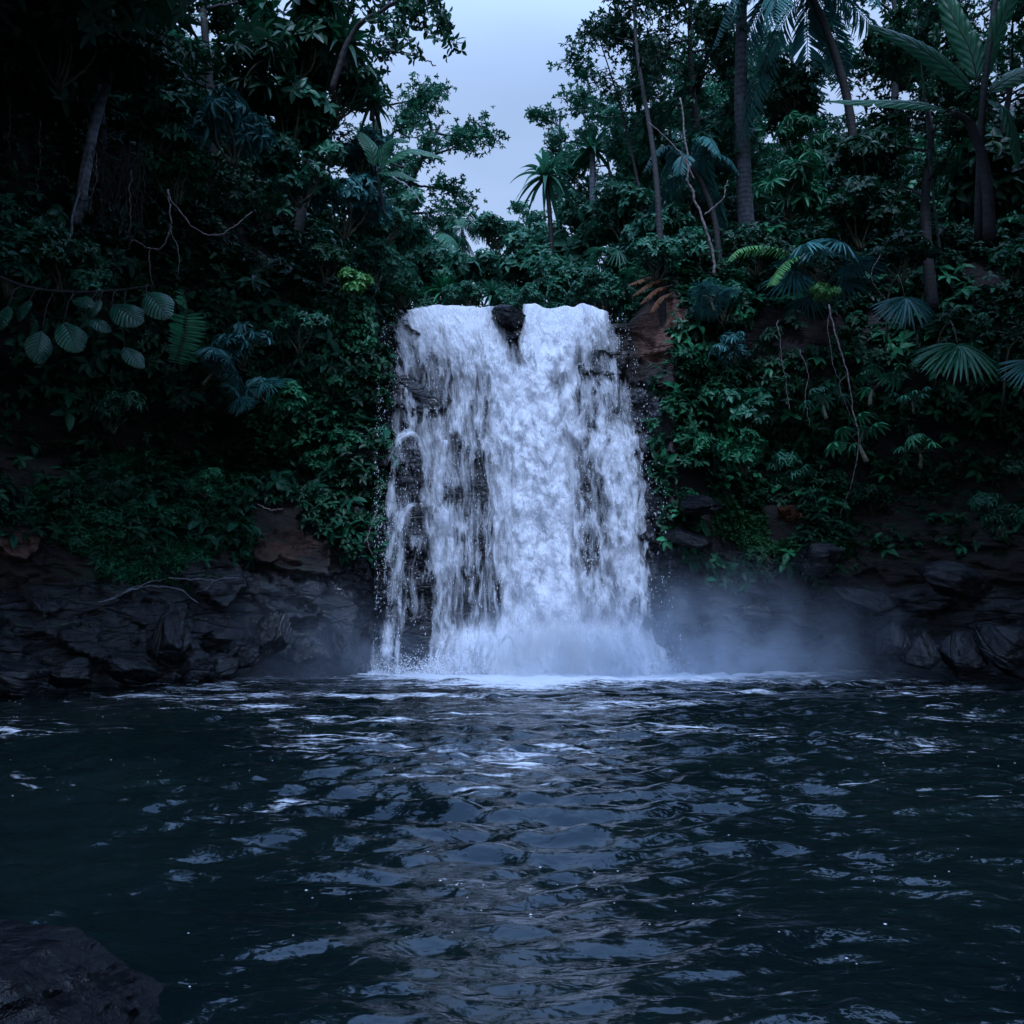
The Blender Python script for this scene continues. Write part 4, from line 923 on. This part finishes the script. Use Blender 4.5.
# banana plant, upper right
def blades(name, label, cat, base, leaves, mat, tear, stem=None, group=None, sr=.13):
    o0 = np.array(base); o = empty(name, tuple(o0)); s_ = Buf(); rg = np.random.default_rng(len(leaves) + 5)
    if stem is not None: tube(s_, curve([np.array(q_) - o0 for q_ in stem], 16), np.linspace(sr, sr * .5, 16), 9)
    for pts, w, nr in leaves:
        f = Buf(); big_blade(f, s_, [np.array(q_) - o0 for q_ in pts], w, rg, tear, nr, tint=rg.uniform(.3, .9), petiole=.06); link('leaf', f.mesh('leaf', M[mat]), o)
    link('stem', s_.mesh('stem', M['bark_dark']), o); return tag(o, label, cat, group)
Yb = 18.5
blades('banana_plant', 'banana plant with long arching leaves at upper right', 'banana plant', P(978, 240, Yb + .6),
       [([P(975, 92, Yb), P(950, 70, Yb - .2), P(915, 45, Yb - .4), P(868, 24, Yb - .6)], .30, (-.3, -.9, .3)),
        ([P(978, 84, Yb), P(970, 50, Yb), P(952, 15, Yb), P(938, -25, Yb)], .30, (-.5, -.8, .2)),
        ([P(985, 95, Yb), P(1010, 78, Yb - .2), P(1035, 70, Yb - .4), P(1060, 85, Yb - .6)], .3, (.1, -.85, .5)),
        ([P(982, 90, Yb), P(996, 40, Yb), P(1012, 0, Yb), P(1030, -30, Yb)], .28, (.5, -.8, .2)),
        ([P(985, 98, Yb), P(1005, 110, Yb - .3), P(1015, 140, Yb - .5), P(1018, 170, Yb - .6)], .22, (.3, -.9, .3))],
       'leaf_banana', .03, [P(978, 240, Yb + .6), P(980, 160, Yb + .3), P(984, 90, Yb), P(992, 20, Yb), P(1000, -20, Yb)], None, .09)
blades('banana_plant', 'young banana plant with one long level leaf at right', 'banana plant', P(925, 245, 19.6),
       [([P(952, 112, 17.6), P(920, 104, 17.5), P(880, 102, 17.4), P(825, 101, 17.3)], .20, (0, -.85, .5))], 'leaf_banana', .05,
       [P(990, 240, 18.2), P(985, 170, 18.), P(970, 125, 17.8), P(952, 112, 17.6)])
blades('paddle_plant', 'pale green paddle leaves at the left edge of the sky', 'plant', P(385, 200, 20.5),
       [([P(378, 172, 20.3), P(392, 158, 20), P(412, 150, 19.9), P(444, 158, 19.8)], .24, (0, -.7, .7)), ([P(374, 170, 20.3), P(372, 150, 20.2), P(366, 140, 20.2), P(360, 132, 20.2)], .22, (.4, -.8, .3)),
        ([P(378, 172, 20.3), P(388, 172, 20), P(400, 174, 19.9), P(420, 182, 19.8)], .16, (0, -.7, .7)), ([P(380, 172, 20.3), P(385, 150, 20.2), P(395, 140, 20.1), P(410, 142, 20.)], .18, (0, -.8, .5))], 'leaf_banana', 0,
       [P(385, 215, 20.5), P(380, 190, 20.4), P(378, 172, 20.3)], None, .03)

# palms
def palm_at(px, py, Y, pxb, pyb, label, mat='leaf_teal', **k):
    b_ = P(pxb, pyb, Y); t_ = P(px, py, Y); H = t_[2] - b_[2]
    return plant('palm', palm(int(px), H, bend=(t_[0] - b_[0], 0), **{'mat': mat, **k}), b_, label, 'palm', 'palms', 1, 0)
palm_at(432, 238, 40, 430, 290, 'small distant palm low in the strip of sky', 'leaf_far', r=.12, L=2.4, nf=15, droop=.5)
palm_at(462, 228, 46, 465, 290, 'second distant palm with fronds arching right, low in the sky gap', 'leaf_far', r=.10, L=2.4, nf=13, droop=.5)
palm_at(806, -12, 24, 858, 180, 'palm with curved trunk and long fronds hanging at the top right', 'leaf_blue', r=.11, L=3.2, nf=15, droop=.8, l0=.5, trunk='bark_dark')
palm_at(690, 165, 25, 720, 260, 'palm with pale feathery fronds left of the big trunk', 'leaf_blue', r=.08, L=1.8, nf=10, droop=.6, trunk='bark_dark')
sp = spiky(77, 44, 1.6, 'leaf_far', 3.9, .08, 2.3, 'bark_dark', .75); b_ = P(558, 290, 30); plant('screw_pine', sp, P(552, 178, 30) - np.array([0, 0, 3.9]), 'tall screw pine with a bare stem standing over the lip', 'screw pine', 'screw pines', 1, 20, (0, -3))
sp = spiky(78, 36, 1.3, 'leaf_teal', 2.6, .10, 2.5, 'bark_grey', .6); plant('screw_pine', sp, P(592, 150, 31) - np.array([0, 0, 2.6]), 'screw pine crown right of and above the tall one', 'screw pine', 'screw pines', 1, 80)

def ground(x, y):
    h = BVH.ray_cast(Vector((x, y, 80)), Vector((0, 0, -1)), 200)
    return h[0].z if h[0] is not None else 9.3
# trees ---------------------------------------------------------------
def tree_at(seed, px, py, Y, pxb, pyb, label, name='jungle_tree', yb=None, lean=False, **k):
    b_ = wall(pxb, pyb, -.9); t_ = P(px, py, b_[1] if abs(b_[1] - Y) > 2.5 and name == 'jungle_tree' and not lean else Y)
    if lean: b_ = wall(pxb, pyb, .1)
    if name == 'background_tree' or BVH.ray_cast(Vector((0, 0, CAMZ)), Vector(ray(pxb, pyb)).normalized(), 90)[0] is None: b_ = P(pxb, pyb, yb or Y); b_[2] = ground(b_[0], b_[1])
    if t_[2] - b_[2] < 2.5: t_[2] = b_[2] + 2.5
    return plant(name, tree(seed, t_[2] - b_[2], bend=(t_[0] - b_[0], t_[1] - b_[1]), **k), b_, label, 'tree', G_[name], 1, 0)
tree_at(401, 738, -190, 21.5, 747, 232, 'big straight grey trunk rising to the top edge right of centre', lean=True, r=.25, crown=3.6, limbs=10, tips=1700, n=5, L=.17, start=.62, bk='bark_grey', tilt=.2)
tree_at(402, 632, -40, 23, 662, 236, 'thin dark tree with an airy crown against the sky, right of centre', r=.09, crown=1.75, limbs=12, tips=900, n=5, L=.12, start=.52, tilt=.15)
tree_at(403, 600, 40, 27, 650, 250, 'leaning tree with dark crown at the right edge of the sky', r=.06, crown=2.0, limbs=9, tips=800, n=5, L=.13, start=.6, tilt=.2, mat='leaf_teal')
tree_at(404, 690, -20, 26, 700, 240, 'dark bushy tree between the airy tree and the big trunk', r=.16, crown=2.6, limbs=11, tips=1700, n=5, L=.15, start=.45)
tree_at(405, 880, -60, 24, 900, 240, 'dark tree behind the banana leaves at the top right', r=.16, crown=2.8, limbs=10, tips=1500, n=5, L=.16, start=.5)
tree_at(406, 335, -30, 19, 290, 270, 'dark leaning tree at the left of the sky', r=.16, crown=2.4, limbs=9, tips=1200, n=5, L=.17, start=.5)
tree_at(407, 440, 125, 26, 372, 275, 'tree whose leafy boughs reach right across the sky gap', r=.16, crown=2.3, limbs=9, tips=1500, n=5, L=.12, start=.45, tilt=.1, mat='leaf_teal')
tree_at(408, 385, 85, 28, 380, 280, 'grey green tree behind the boughs at the left of the sky', r=.16, crown=2.2, limbs=10, tips=1800, n=5, L=.13, start=.4, mat='leaf_far')
tree_at(409, 200, -90, 19, 215, 250, 'dark tree filling the top left behind the pale leaning trunk', r=.16, crown=2.8, limbs=11, tips=2200, n=5, L=.16, start=.35)
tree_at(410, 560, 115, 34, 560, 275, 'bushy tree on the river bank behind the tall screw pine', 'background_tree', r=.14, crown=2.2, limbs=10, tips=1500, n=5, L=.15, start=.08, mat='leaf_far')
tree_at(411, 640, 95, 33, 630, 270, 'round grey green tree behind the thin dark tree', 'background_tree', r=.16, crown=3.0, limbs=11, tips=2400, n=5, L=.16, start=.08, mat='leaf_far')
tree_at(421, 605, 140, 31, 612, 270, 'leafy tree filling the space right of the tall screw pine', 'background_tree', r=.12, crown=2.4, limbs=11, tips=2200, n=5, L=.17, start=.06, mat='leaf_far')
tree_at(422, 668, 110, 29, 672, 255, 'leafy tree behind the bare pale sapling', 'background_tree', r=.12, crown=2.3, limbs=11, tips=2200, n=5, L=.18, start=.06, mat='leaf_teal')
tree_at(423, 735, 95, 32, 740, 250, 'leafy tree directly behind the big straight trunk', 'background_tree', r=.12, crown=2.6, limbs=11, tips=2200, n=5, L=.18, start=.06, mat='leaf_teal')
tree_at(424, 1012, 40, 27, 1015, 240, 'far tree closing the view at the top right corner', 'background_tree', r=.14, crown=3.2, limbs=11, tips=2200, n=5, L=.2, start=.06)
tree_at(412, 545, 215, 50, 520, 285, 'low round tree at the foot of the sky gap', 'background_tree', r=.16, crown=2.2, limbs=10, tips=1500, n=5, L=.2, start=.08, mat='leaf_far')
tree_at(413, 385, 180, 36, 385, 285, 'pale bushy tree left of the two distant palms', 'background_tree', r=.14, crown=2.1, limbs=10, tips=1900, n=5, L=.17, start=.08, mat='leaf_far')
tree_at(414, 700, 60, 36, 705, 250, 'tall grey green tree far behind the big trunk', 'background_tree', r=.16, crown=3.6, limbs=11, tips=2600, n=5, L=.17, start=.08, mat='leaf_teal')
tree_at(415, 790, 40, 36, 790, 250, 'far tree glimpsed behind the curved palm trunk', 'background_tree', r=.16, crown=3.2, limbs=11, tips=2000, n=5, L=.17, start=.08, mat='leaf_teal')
tree_at(416, 960, -20, 29, 970, 220, 'far dark tree behind the banana plant', 'background_tree', r=.16, crown=3.6, limbs=11, tips=2200, n=5, L=.17, start=.08)
tree_at(417, 100, -60, 24, 95, 300, 'dark tree deep in the shade at the top left corner', r=.2, crown=4.0, limbs=12, tips=3000, n=5, L=.18, start=.2)
# pale leaning trunk, top left
tree_at(418, 222, -150, 14.5, 78, 190, 'pale leaning trunk at the top left corner', lean=True, r=.12, crown=2.6, limbs=7, tips=900, n=5, L=.16, start=.7, bk='bark_pale')
tree_at(419, 922, 108, 18.6, 941, 246, 'slender pale pole like trunk under the level banana leaf', lean=True, r=.04, crown=.7, limbs=5, tips=90, n=5, L=.18, start=.85, bk='bark_pale')
# boughs that enter over the pool from the upper left
t_b = Buf(); f = Buf(); rg = np.random.default_rng(9); o0 = P(330, 90, 16)
o = empty('overhanging_bough', tuple(o0)); tag(o, 'black leafy bough hanging into the sky at the top, left of centre', 'branch')
mainb = curve([P(330, 90, 16), P(350, 30, 15.8), P(385, 5, 15.6), P(425, -12, 15.5), P(470, -25, 15.4)], 26, .012, 1) - o0; tube(t_b, mainb, np.linspace(.06, .02, 26), 7)
ends = []
for i, (px, py) in enumerate([(440, 20), (450, 40), (456, 52), (430, 38), (415, 20), (438, 8), (400, 30), (405, 14), (425, 12), (395, 45), (448, 28), (380, 20), (420, 60), (412, 5)]):
    e = P(px, py, 15.3 + .3 * rg.random()) - o0; k = int(np.clip(np.argmin(np.linalg.norm(mainb - e, axis=1)) - 2, 2, 25))
    c_ = curve([mainb[k], (mainb[k] + e) / 2 + (0, 0, .08), e], 10, .008, i); tube(t_b, c_, np.linspace(.018, .005, 10), 4); ends += [c_[-1], c_[6], c_[8]]
ends = np.array(ends); O = np.repeat(ends, 4, 0) + rg.normal(0, .07, (len(ends) * 4, 3))
rosette(f, O, unit(sph(rg, len(O)) + (0, 0, -.1)), 3, .17, .1, rg, LEAF)
link('branch', t_b.mesh('branch', M['bark_dark']), o); link('foliage', f.mesh('foliage', M['leaf_dark']), o)

# crowns added over the camera side to shade the banks, mostly out of view
k_ = 0
for (x_, y_, z_, s_, lb) in [(-11.5, 15.5, 9, 1.5, 'tall dark tree added to shade the left bank nearest the rocks'), (-12, 9, 4, 1.8, 'tall dark tree added to shade the near left bank'), (-13, 3, 3, 1.7, 'tall dark tree added to shade the left bank beside the camera'),
                         (-10.8, 20.5, 10.5, .9, 'dark tree standing on the left cliff edge'), (15.0, 19.5, 9, 1.5, 'tall dark tree added to shade the right bank nearest the rocks'), (16.5, 12, 3, 1.8, 'tall dark tree added to shade the near right bank'),
                         (16.5, 4, 3, 1.7, 'tall dark tree added to shade the right bank beside the camera'), (11.5, 23.8, 10.5, 1.0, 'dark tree standing on the right cliff edge'),
                         (-14, 14, 5, 2.0, 'broad dark tree added for shade behind the near left bank'), (18, 16, 5, 2.0, 'broad dark tree added for shade behind the near right bank')]:
    plant('jungle_tree', TR[k_ % 3], (x_, y_, z_), lb, 'tree', G_['jungle_tree'], s_, 70 * k_, (0, 0), 'leaf_dark'); k_ += 1

for i, (x_, y_, bx_, H_, lb) in enumerate([(-14.2, 15, 4.2, 15.5, 'huge tree added to shade the left side of the pool'), (-13.2, 9, 4.6, 14, 'huge tree added to shade the near left water'), (16.5, 15, -4.0, 16, 'huge tree added to shade the right side of the pool'), (17, 9, -4.5, 14.5, 'huge tree added to shade the near right water')]):  # oversized leaning crowns added above the view to darken the banks
    z_ = max(ground(x_, y_), .5) if False else .5
    plant('jungle_tree', tree(500 + i, H_, .45, 6.0, 13, 2600, 5, .42, start=.72, bend=(bx_, 0), tilt=.12, sub=6), (x_, y_, z_), lb, 'tree', G_['jungle_tree'], 1, 0)
# lianas, roots, dead wood -------------------------------------------
def strand(name, label, cat, pts, r, mat='liana', group=None, wob=.012, side=()):
    pp = [P(*q_) for q_ in pts]; o0 = pp[0]; bb = Buf()
    tube(bb, curve([q_ - o0 for q_ in pp], 40, wob, int(pts[0][0])), np.linspace(r, r * .5, 40), 6, .5, .25)
    for s_ in side: tube(bb, curve([P(*q_) - o0 for q_ in s_], 20, wob * .7, int(s_[0][1])), np.linspace(r * .6, r * .25, 20), 5)
    o = link(name, bb.mesh(name, M[mat])); o.location = o0; return tag(o, label, cat, group)
GL = 'lianas and hanging roots'
strand('liana', 'pale liana drooping in a wide loop below the left foliage', 'liana', [(166, 190, 16.5), (180, 210, 16.4), (205, 233, 16.4), (230, 230, 16.4), (252, 212, 16.5)], .016, group=GL)
strand('liana', 'pale liana forking downwards beside the wide loop', 'liana', [(168, 190, 16.4), (170, 215, 16.3), (165, 238, 16.3), (150, 250, 16.3), (130, 240, 16.4)], .018, group=GL, side=[[(150, 250, 16.3), (149, 265, 16.3), (153, 285, 16.3)], [(168, 228, 16.3), (175, 245, 16.3), (178, 262, 16.3), (177, 280, 16.3)]])
for i, (x0, y0, x1, y1, lb) in enumerate([(95, 150, 88, 215, 'thin hanging root left of the tangle of aerial roots'), (40, 120, 38, 190, 'faint hanging root in the dark at far left'), (10, 95, 9, 160, 'faint hanging root nearest the left edge'), (132, 170, 128, 250, 'straight thin root dropping left of the forked liana')]):
    strand('hanging_root', lb, 'root', [(x0, y0, 16.2), ((x0 + x1) / 2 + 3, (y0 + y1) / 2, 16.2), (x1, y1, 16.2)], .008, group=GL)
bb = Buf(); rg = np.random.default_rng(21); o0 = P(115, 150, 17)
for i in range(70):
    a = P(rg.uniform(88, 150), rg.uniform(140, 165), 17 + rg.normal(0, .3)); d = P(np.interp(rg.random(), [0, 1], [90, 150]), rg.uniform(175, 245), 17 + rg.normal(0, .3))
    tube(bb, curve([a - o0, (a + d) / 2 - o0 + rg.normal(0, .12, 3), d - o0], 12, .02, i), .006, 4)
o = link('aerial_roots', bb.mesh('aerial_roots', M['bark_dark'])); o.location = o0; tag(o, 'purplish tangle of fine aerial roots under the leaning trunk', 'roots', kind='stuff')
strand('leaning_stem', 'bluish bent stem below the pale leaning trunk', 'branch', [(90, 148, 16.8), (86, 180, 16.7), (76, 215, 16.6), (64, 258, 16.5)], .035, 'bark_grey')
strand('liana', 'long vine hanging from the upright fan palm down the right hollow', 'liana', [(828, 305, 19), (836, 340, 18.9), (846, 375, 18.8), (852, 410, 18.8), (857, 440, 18.7), (851, 480, 18.8), (840, 518, 19.5)], .018, group=GL, side=[[(830, 310, 19), (827, 330, 19), (832, 360, 19), (842, 385, 18.9)], [(846, 375, 18.8), (840, 385, 18.8), (850, 415, 18.8)]])
strand('liana', 'short vine left of the long one on the right bank', 'liana', [(800, 350, 19.6), (806, 370, 19.5), (804, 400, 19.5), (810, 425, 19.5)], .010, group=GL)
strand('liana', 'thin vine crossing the upper right foliage', 'liana', [(880, 255, 19.5), (872, 280, 19.4), (884, 300, 19.4), (880, 320, 19.4)], .010, group=GL)
strand('liana', 'very thin vine left of the short vines, over the right hollow', 'liana', [(778, 320, 20), (780, 350, 20), (786, 390, 20), (790, 410, 20)], .008, group=GL)
strand('bare_sapling', 'bare pale sapling standing crooked right of the waterfall top', 'sapling', [(715, 276, 22.5), (712, 235, 22.4), (698, 195, 22.4), (690, 165, 22.3), (680, 98, 22.3)], .04, 'liana', None, .02, [[(694, 180, 22.4), (675, 150, 22.3), (648, 122, 22.3)], [(705, 215, 22.4), (722, 195, 22.3), (728, 180, 22.3)]])
strand('thin_stem', 'thin pale curved stem crossing left of the sky gap', 'branch', [(388, 175, 21), (405, 185, 21), (420, 200, 21), (432, 220, 21)], .02, 'bark_pale')
strand('dead_twig', 'bare twig poking into the sky below the black bough', 'branch', [(388, 52, 17), (405, 54, 17), (425, 58, 17), (436, 66, 17)], .02, 'bark_dark')
strand('fallen_branch', 'long dead branch lying over the dark left rocks', 'branch', [(98, 603, 16.2), (125, 590, 16.4), (150, 584, 16.6), (180, 590, 16.8), (198, 603, 17)], .022, 'bark_grey', None, .012, [[(125, 590, 16.4), (150, 582, 16.6), (165, 580, 16.7)]])
strand('fallen_branch', 'thin straight stick above the long dead branch at left', 'branch', [(168, 578, 17.2), (205, 579, 17.6), (240, 579, 18)], .018, 'bark_grey', None, .008, [[(215, 579, 17.7), (205, 588, 17.6), (195, 592, 17.5)]])
strand('root', 'curved root against the wet rock left of the waterfall', 'root', [(376, 512, 21.2), (369, 525, 21.1), (367, 540, 21.1), (372, 556, 21.1)], .014, 'liana')
strand('root', 'pale root over the red earth below the left creepers', 'root', [(258, 505, 18.8), (270, 510, 18.8), (283, 508, 18.9)], .015, 'liana')
# dead orange fronds by the lip
nf_ = 1500; rg = np.random.default_rng(41); yy_ = 3 + 18 * rg.random(nf_) ** .8; xx_ = (rg.random(nf_) - .5) * 1.15 * yy_; kk_ = fbm(xyz(xx_ * .5, yy_ * 1.6, 0), 3, 81) + .15 * rg.normal(0, 1, nf_) > .08
xx_, yy_ = xx_[kk_], yy_[kk_]
zz_ = np.array([WB.ray_cast(Vector((a, b_, 3)), Vector((0, 0, -1)))[0].z for a, b_ in zip(xx_, yy_)])
fl = drops(xyz(xx_, yy_, zz_ + .001), .003 + .006 * rg.random(len(xx_)) ** 3 + .0004 * yy_, .12 + 0 * xx_, 'foam_glint_flecks'); tag(fl, 'tiny white foam bubbles and added glint flecks on the pool', 'foam', kind='stuff')  # white flecks: foam bubbles that also stand in for bright glints
f = Buf(); s_ = Buf(); rg = np.random.default_rng(31); o0 = P(650, 290, 22.8); o = empty('dead_fronds', tuple(o0)); tag(o, 'orange brown dead fronds at the right shoulder of the waterfall', 'dead plant')
for a, b_, c_ in [((668, 278), (650, 283), (632, 296)), ((672, 285), (655, 290), (640, 304)), ((660, 275), (645, 278), (628, 285)), ((675, 292), (660, 298), (650, 312))]:
    pinnate(f, s_, curve([P(*a, 22.7) - o0, P(*b_, 22.5) - o0, P(*c_, 22.3) - o0], 12), .22, rg, 26, BLADE, 3.0, 45, .35, .6)
link('frond', f.mesh('frond', M['leaf_dry']), o); link('stem', s_.mesh('stem', M['liana']), o)

# boulders -------------------------------------------------------------
def boulder(px, py, Y, sx, sy, sz, label, seed, name='boulder', rot=0, flat=.35, loc=None, res=1, mat='rock', taper=0.):
    bb = Buf(); nu, nv = 96 * res, 56 * res
    th = np.linspace(.001, PI - .001, nv); ph = np.arange(nu) * 2 * PI / nu
    D = np.stack([np.sin(th)[:, None] * np.cos(ph), np.sin(th)[:, None] * np.sin(ph), np.cos(th)[:, None] * np.ones(nu)], -1).reshape(-1, 3)
    r = np.ones(len(D)); rg = np.random.default_rng(seed)
    for k in range(13):                                             # facets: cut with planes
        nn = unit(rg.normal(0, 1, 3)); c = rg.uniform(.55, .85); dt = D @ nn; r = np.where(dt > 1e-3, np.minimum(r, c / np.maximum(dt, 1e-3)), r)
    V = D * r[:, None]; V = V * (1 + .10 * fbm(V * 2.2, 4, seed) + .05 * fbm(V * 7, 4, seed + 4))[:, None] * (sx, sy, sz)
    V[:, 0] *= 1 + taper * np.clip(V[:, 2] / sz, -1, .6); V[:, 0] += .05 * fbm(V * 3, 3, seed + 8)
    bb.add(V, [grid_faces(nv, nu, True)]); o = link(name, bb.mesh(name, M[mat])); o.location = P(px, py, Y) if loc is None else loc; o.rotation_euler = (0, R(rot * .3), R(rot))
    return tag(o, label, 'rock', 'boulders at the waterline' if loc is None else None)
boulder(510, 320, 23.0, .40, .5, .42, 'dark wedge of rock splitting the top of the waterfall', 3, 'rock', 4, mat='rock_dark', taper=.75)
for i, a in enumerate([
    (68, 672, 16.3, .55, .5, .3, 'flat bluish boulder at the waterline, far left'), (18, 680, 15.6, .8, .6, .35, 'dark boulder cut by the left edge'),
    (132, 668, 17.3, .5, .5, .28, 'small dark boulder right of the flat bluish one'), (195, 662, 18.6, .42, .45, .5, 'upright boulder in the middle of the left shore'),
    (222, 664, 19, .3, .35, .35, 'small boulder tucked beside the upright one'), (245, 655, 19.3, .42, .45, .42, 'pale wet boulder left of the low mist'),
    (272, 635, 19.6, .55, .5, .38, 'wet blue boulder catching light below the red earth'), (310, 655, 20.4, .5, .5, .4, 'dark boulder near the mist left of the falls'),
    (340, 640, 21, .55, .5, .8, 'tall wet rock next to the left foot of the falls'), (170, 640, 18.2, .7, .5, .45, 'dark slab above the left shore boulders'),
    (892, 640, 20.8, .5, .5, .35, 'small bluish boulder where the right mist ends'), (920, 650, 20.7, .55, .5, .35, 'bluish boulder right of the mist, at the waterline'),
    (960, 655, 20.3, .8, .6, .45, 'long dark boulder near the right edge at the waterline'), (1010, 648, 19.8, .8, .6, .55, 'blocky boulder cut by the right edge'),
    (868, 600, 22, .9, .6, .35, 'dark overhanging slab above the right boulders'), (955, 585, 21.5, 1.1, .7, .5, 'big angular slab under the dim right shrubs'),
    (820, 560, 22, .7, .6, .42, 'rounded bluish rock right of the moss cushion'), (700, 505, 21.6, .9, .5, .30, 'black wet ledge right of the waterfall'), (690, 540, 21.4, .8, .5, .28, 'lower black ledge right of the waterfall')]):
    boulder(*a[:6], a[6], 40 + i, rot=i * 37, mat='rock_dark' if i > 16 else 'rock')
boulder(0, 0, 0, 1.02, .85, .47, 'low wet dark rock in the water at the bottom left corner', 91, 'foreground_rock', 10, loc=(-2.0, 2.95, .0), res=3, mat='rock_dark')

# ------------------------------------------------------------------ light
w = bpy.data.worlds.new('World'); bpy.context.scene.world = w; w.use_nodes = True; nt = w.node_tree; nt.nodes.clear(); n = N(nt)
SUN_EL, SUN_AZ = R(52), R(176)
sky = n('TexSky', sky_type='NISHITA', sun_disc=False, sun_elevation=SUN_EL, sun_rotation=SUN_AZ, air_density=1.6, dust_density=1.5)
tc = n('TexCoord'); cl_ = n.noise(n('Mapping', {'Vector': tc.outputs['Generated'], 'Scale': (1.4, 1.4, 3.)}).outputs[0], 1.6, 4, .5, .3)
cloud = n.ramp(cl_, [(.35, (2.0, 2.9, 4.7)), (.65, (3.0, 4.0, 6.1))])
elev = n.rng(n('SeparateXYZ', {0: tc.outputs['Generated']}).outputs[2], .5, .85, 0, 1, True)
cloud = n('Mix', {0: elev, 6: cloud, 7: (6.0, 9.8, 18., 1)}, data_type='RGBA').outputs[2]
mx = n('Mix', {0: .9, 6: sky.outputs[0], 7: cloud}, data_type='RGBA').outputs[2]
bg = n('Background', {'Color': mx, 'Strength': .1}); out = n('OutputWorld', {0: bg.outputs[0]})
sun = bpy.data.lights.new('sun', 'SUN'); sun.energy = 2.0; sun.angle = R(14); sun.color = (.53, .68, 1.)
so = bpy.data.objects.new('sun', sun); C.objects.link(so); 
sd = Vector((math.sin(SUN_AZ) * math.cos(SUN_EL), math.cos(SUN_AZ) * math.cos(SUN_EL), math.sin(SUN_EL)))
so.rotation_euler = sd.to_track_quat('Z', 'Y').to_euler(); so.location = (0, 0, 30)
sc = bpy.context.scene
sc.view_settings.view_transform = 'Standard'; sc.view_settings.look = 'None'; sc.view_settings.exposure = .8; sc.view_settings.gamma = 1
sc.render.engine = 'CYCLES'; cy = sc.cycles
cy.max_bounces = 4; cy.diffuse_bounces = 2; cy.glossy_bounces = 2; cy.transmission_bounces = 2; cy.transparent_max_bounces = 8; cy.volume_bounces = 1
cy.volume_step_rate = 4.; cy.volume_max_steps = 20; cy.use_denoising = True; cy.caustics_reflective = False; cy.caustics_refractive = False
cy.use_adaptive_sampling = True; cy.adaptive_threshold = .03
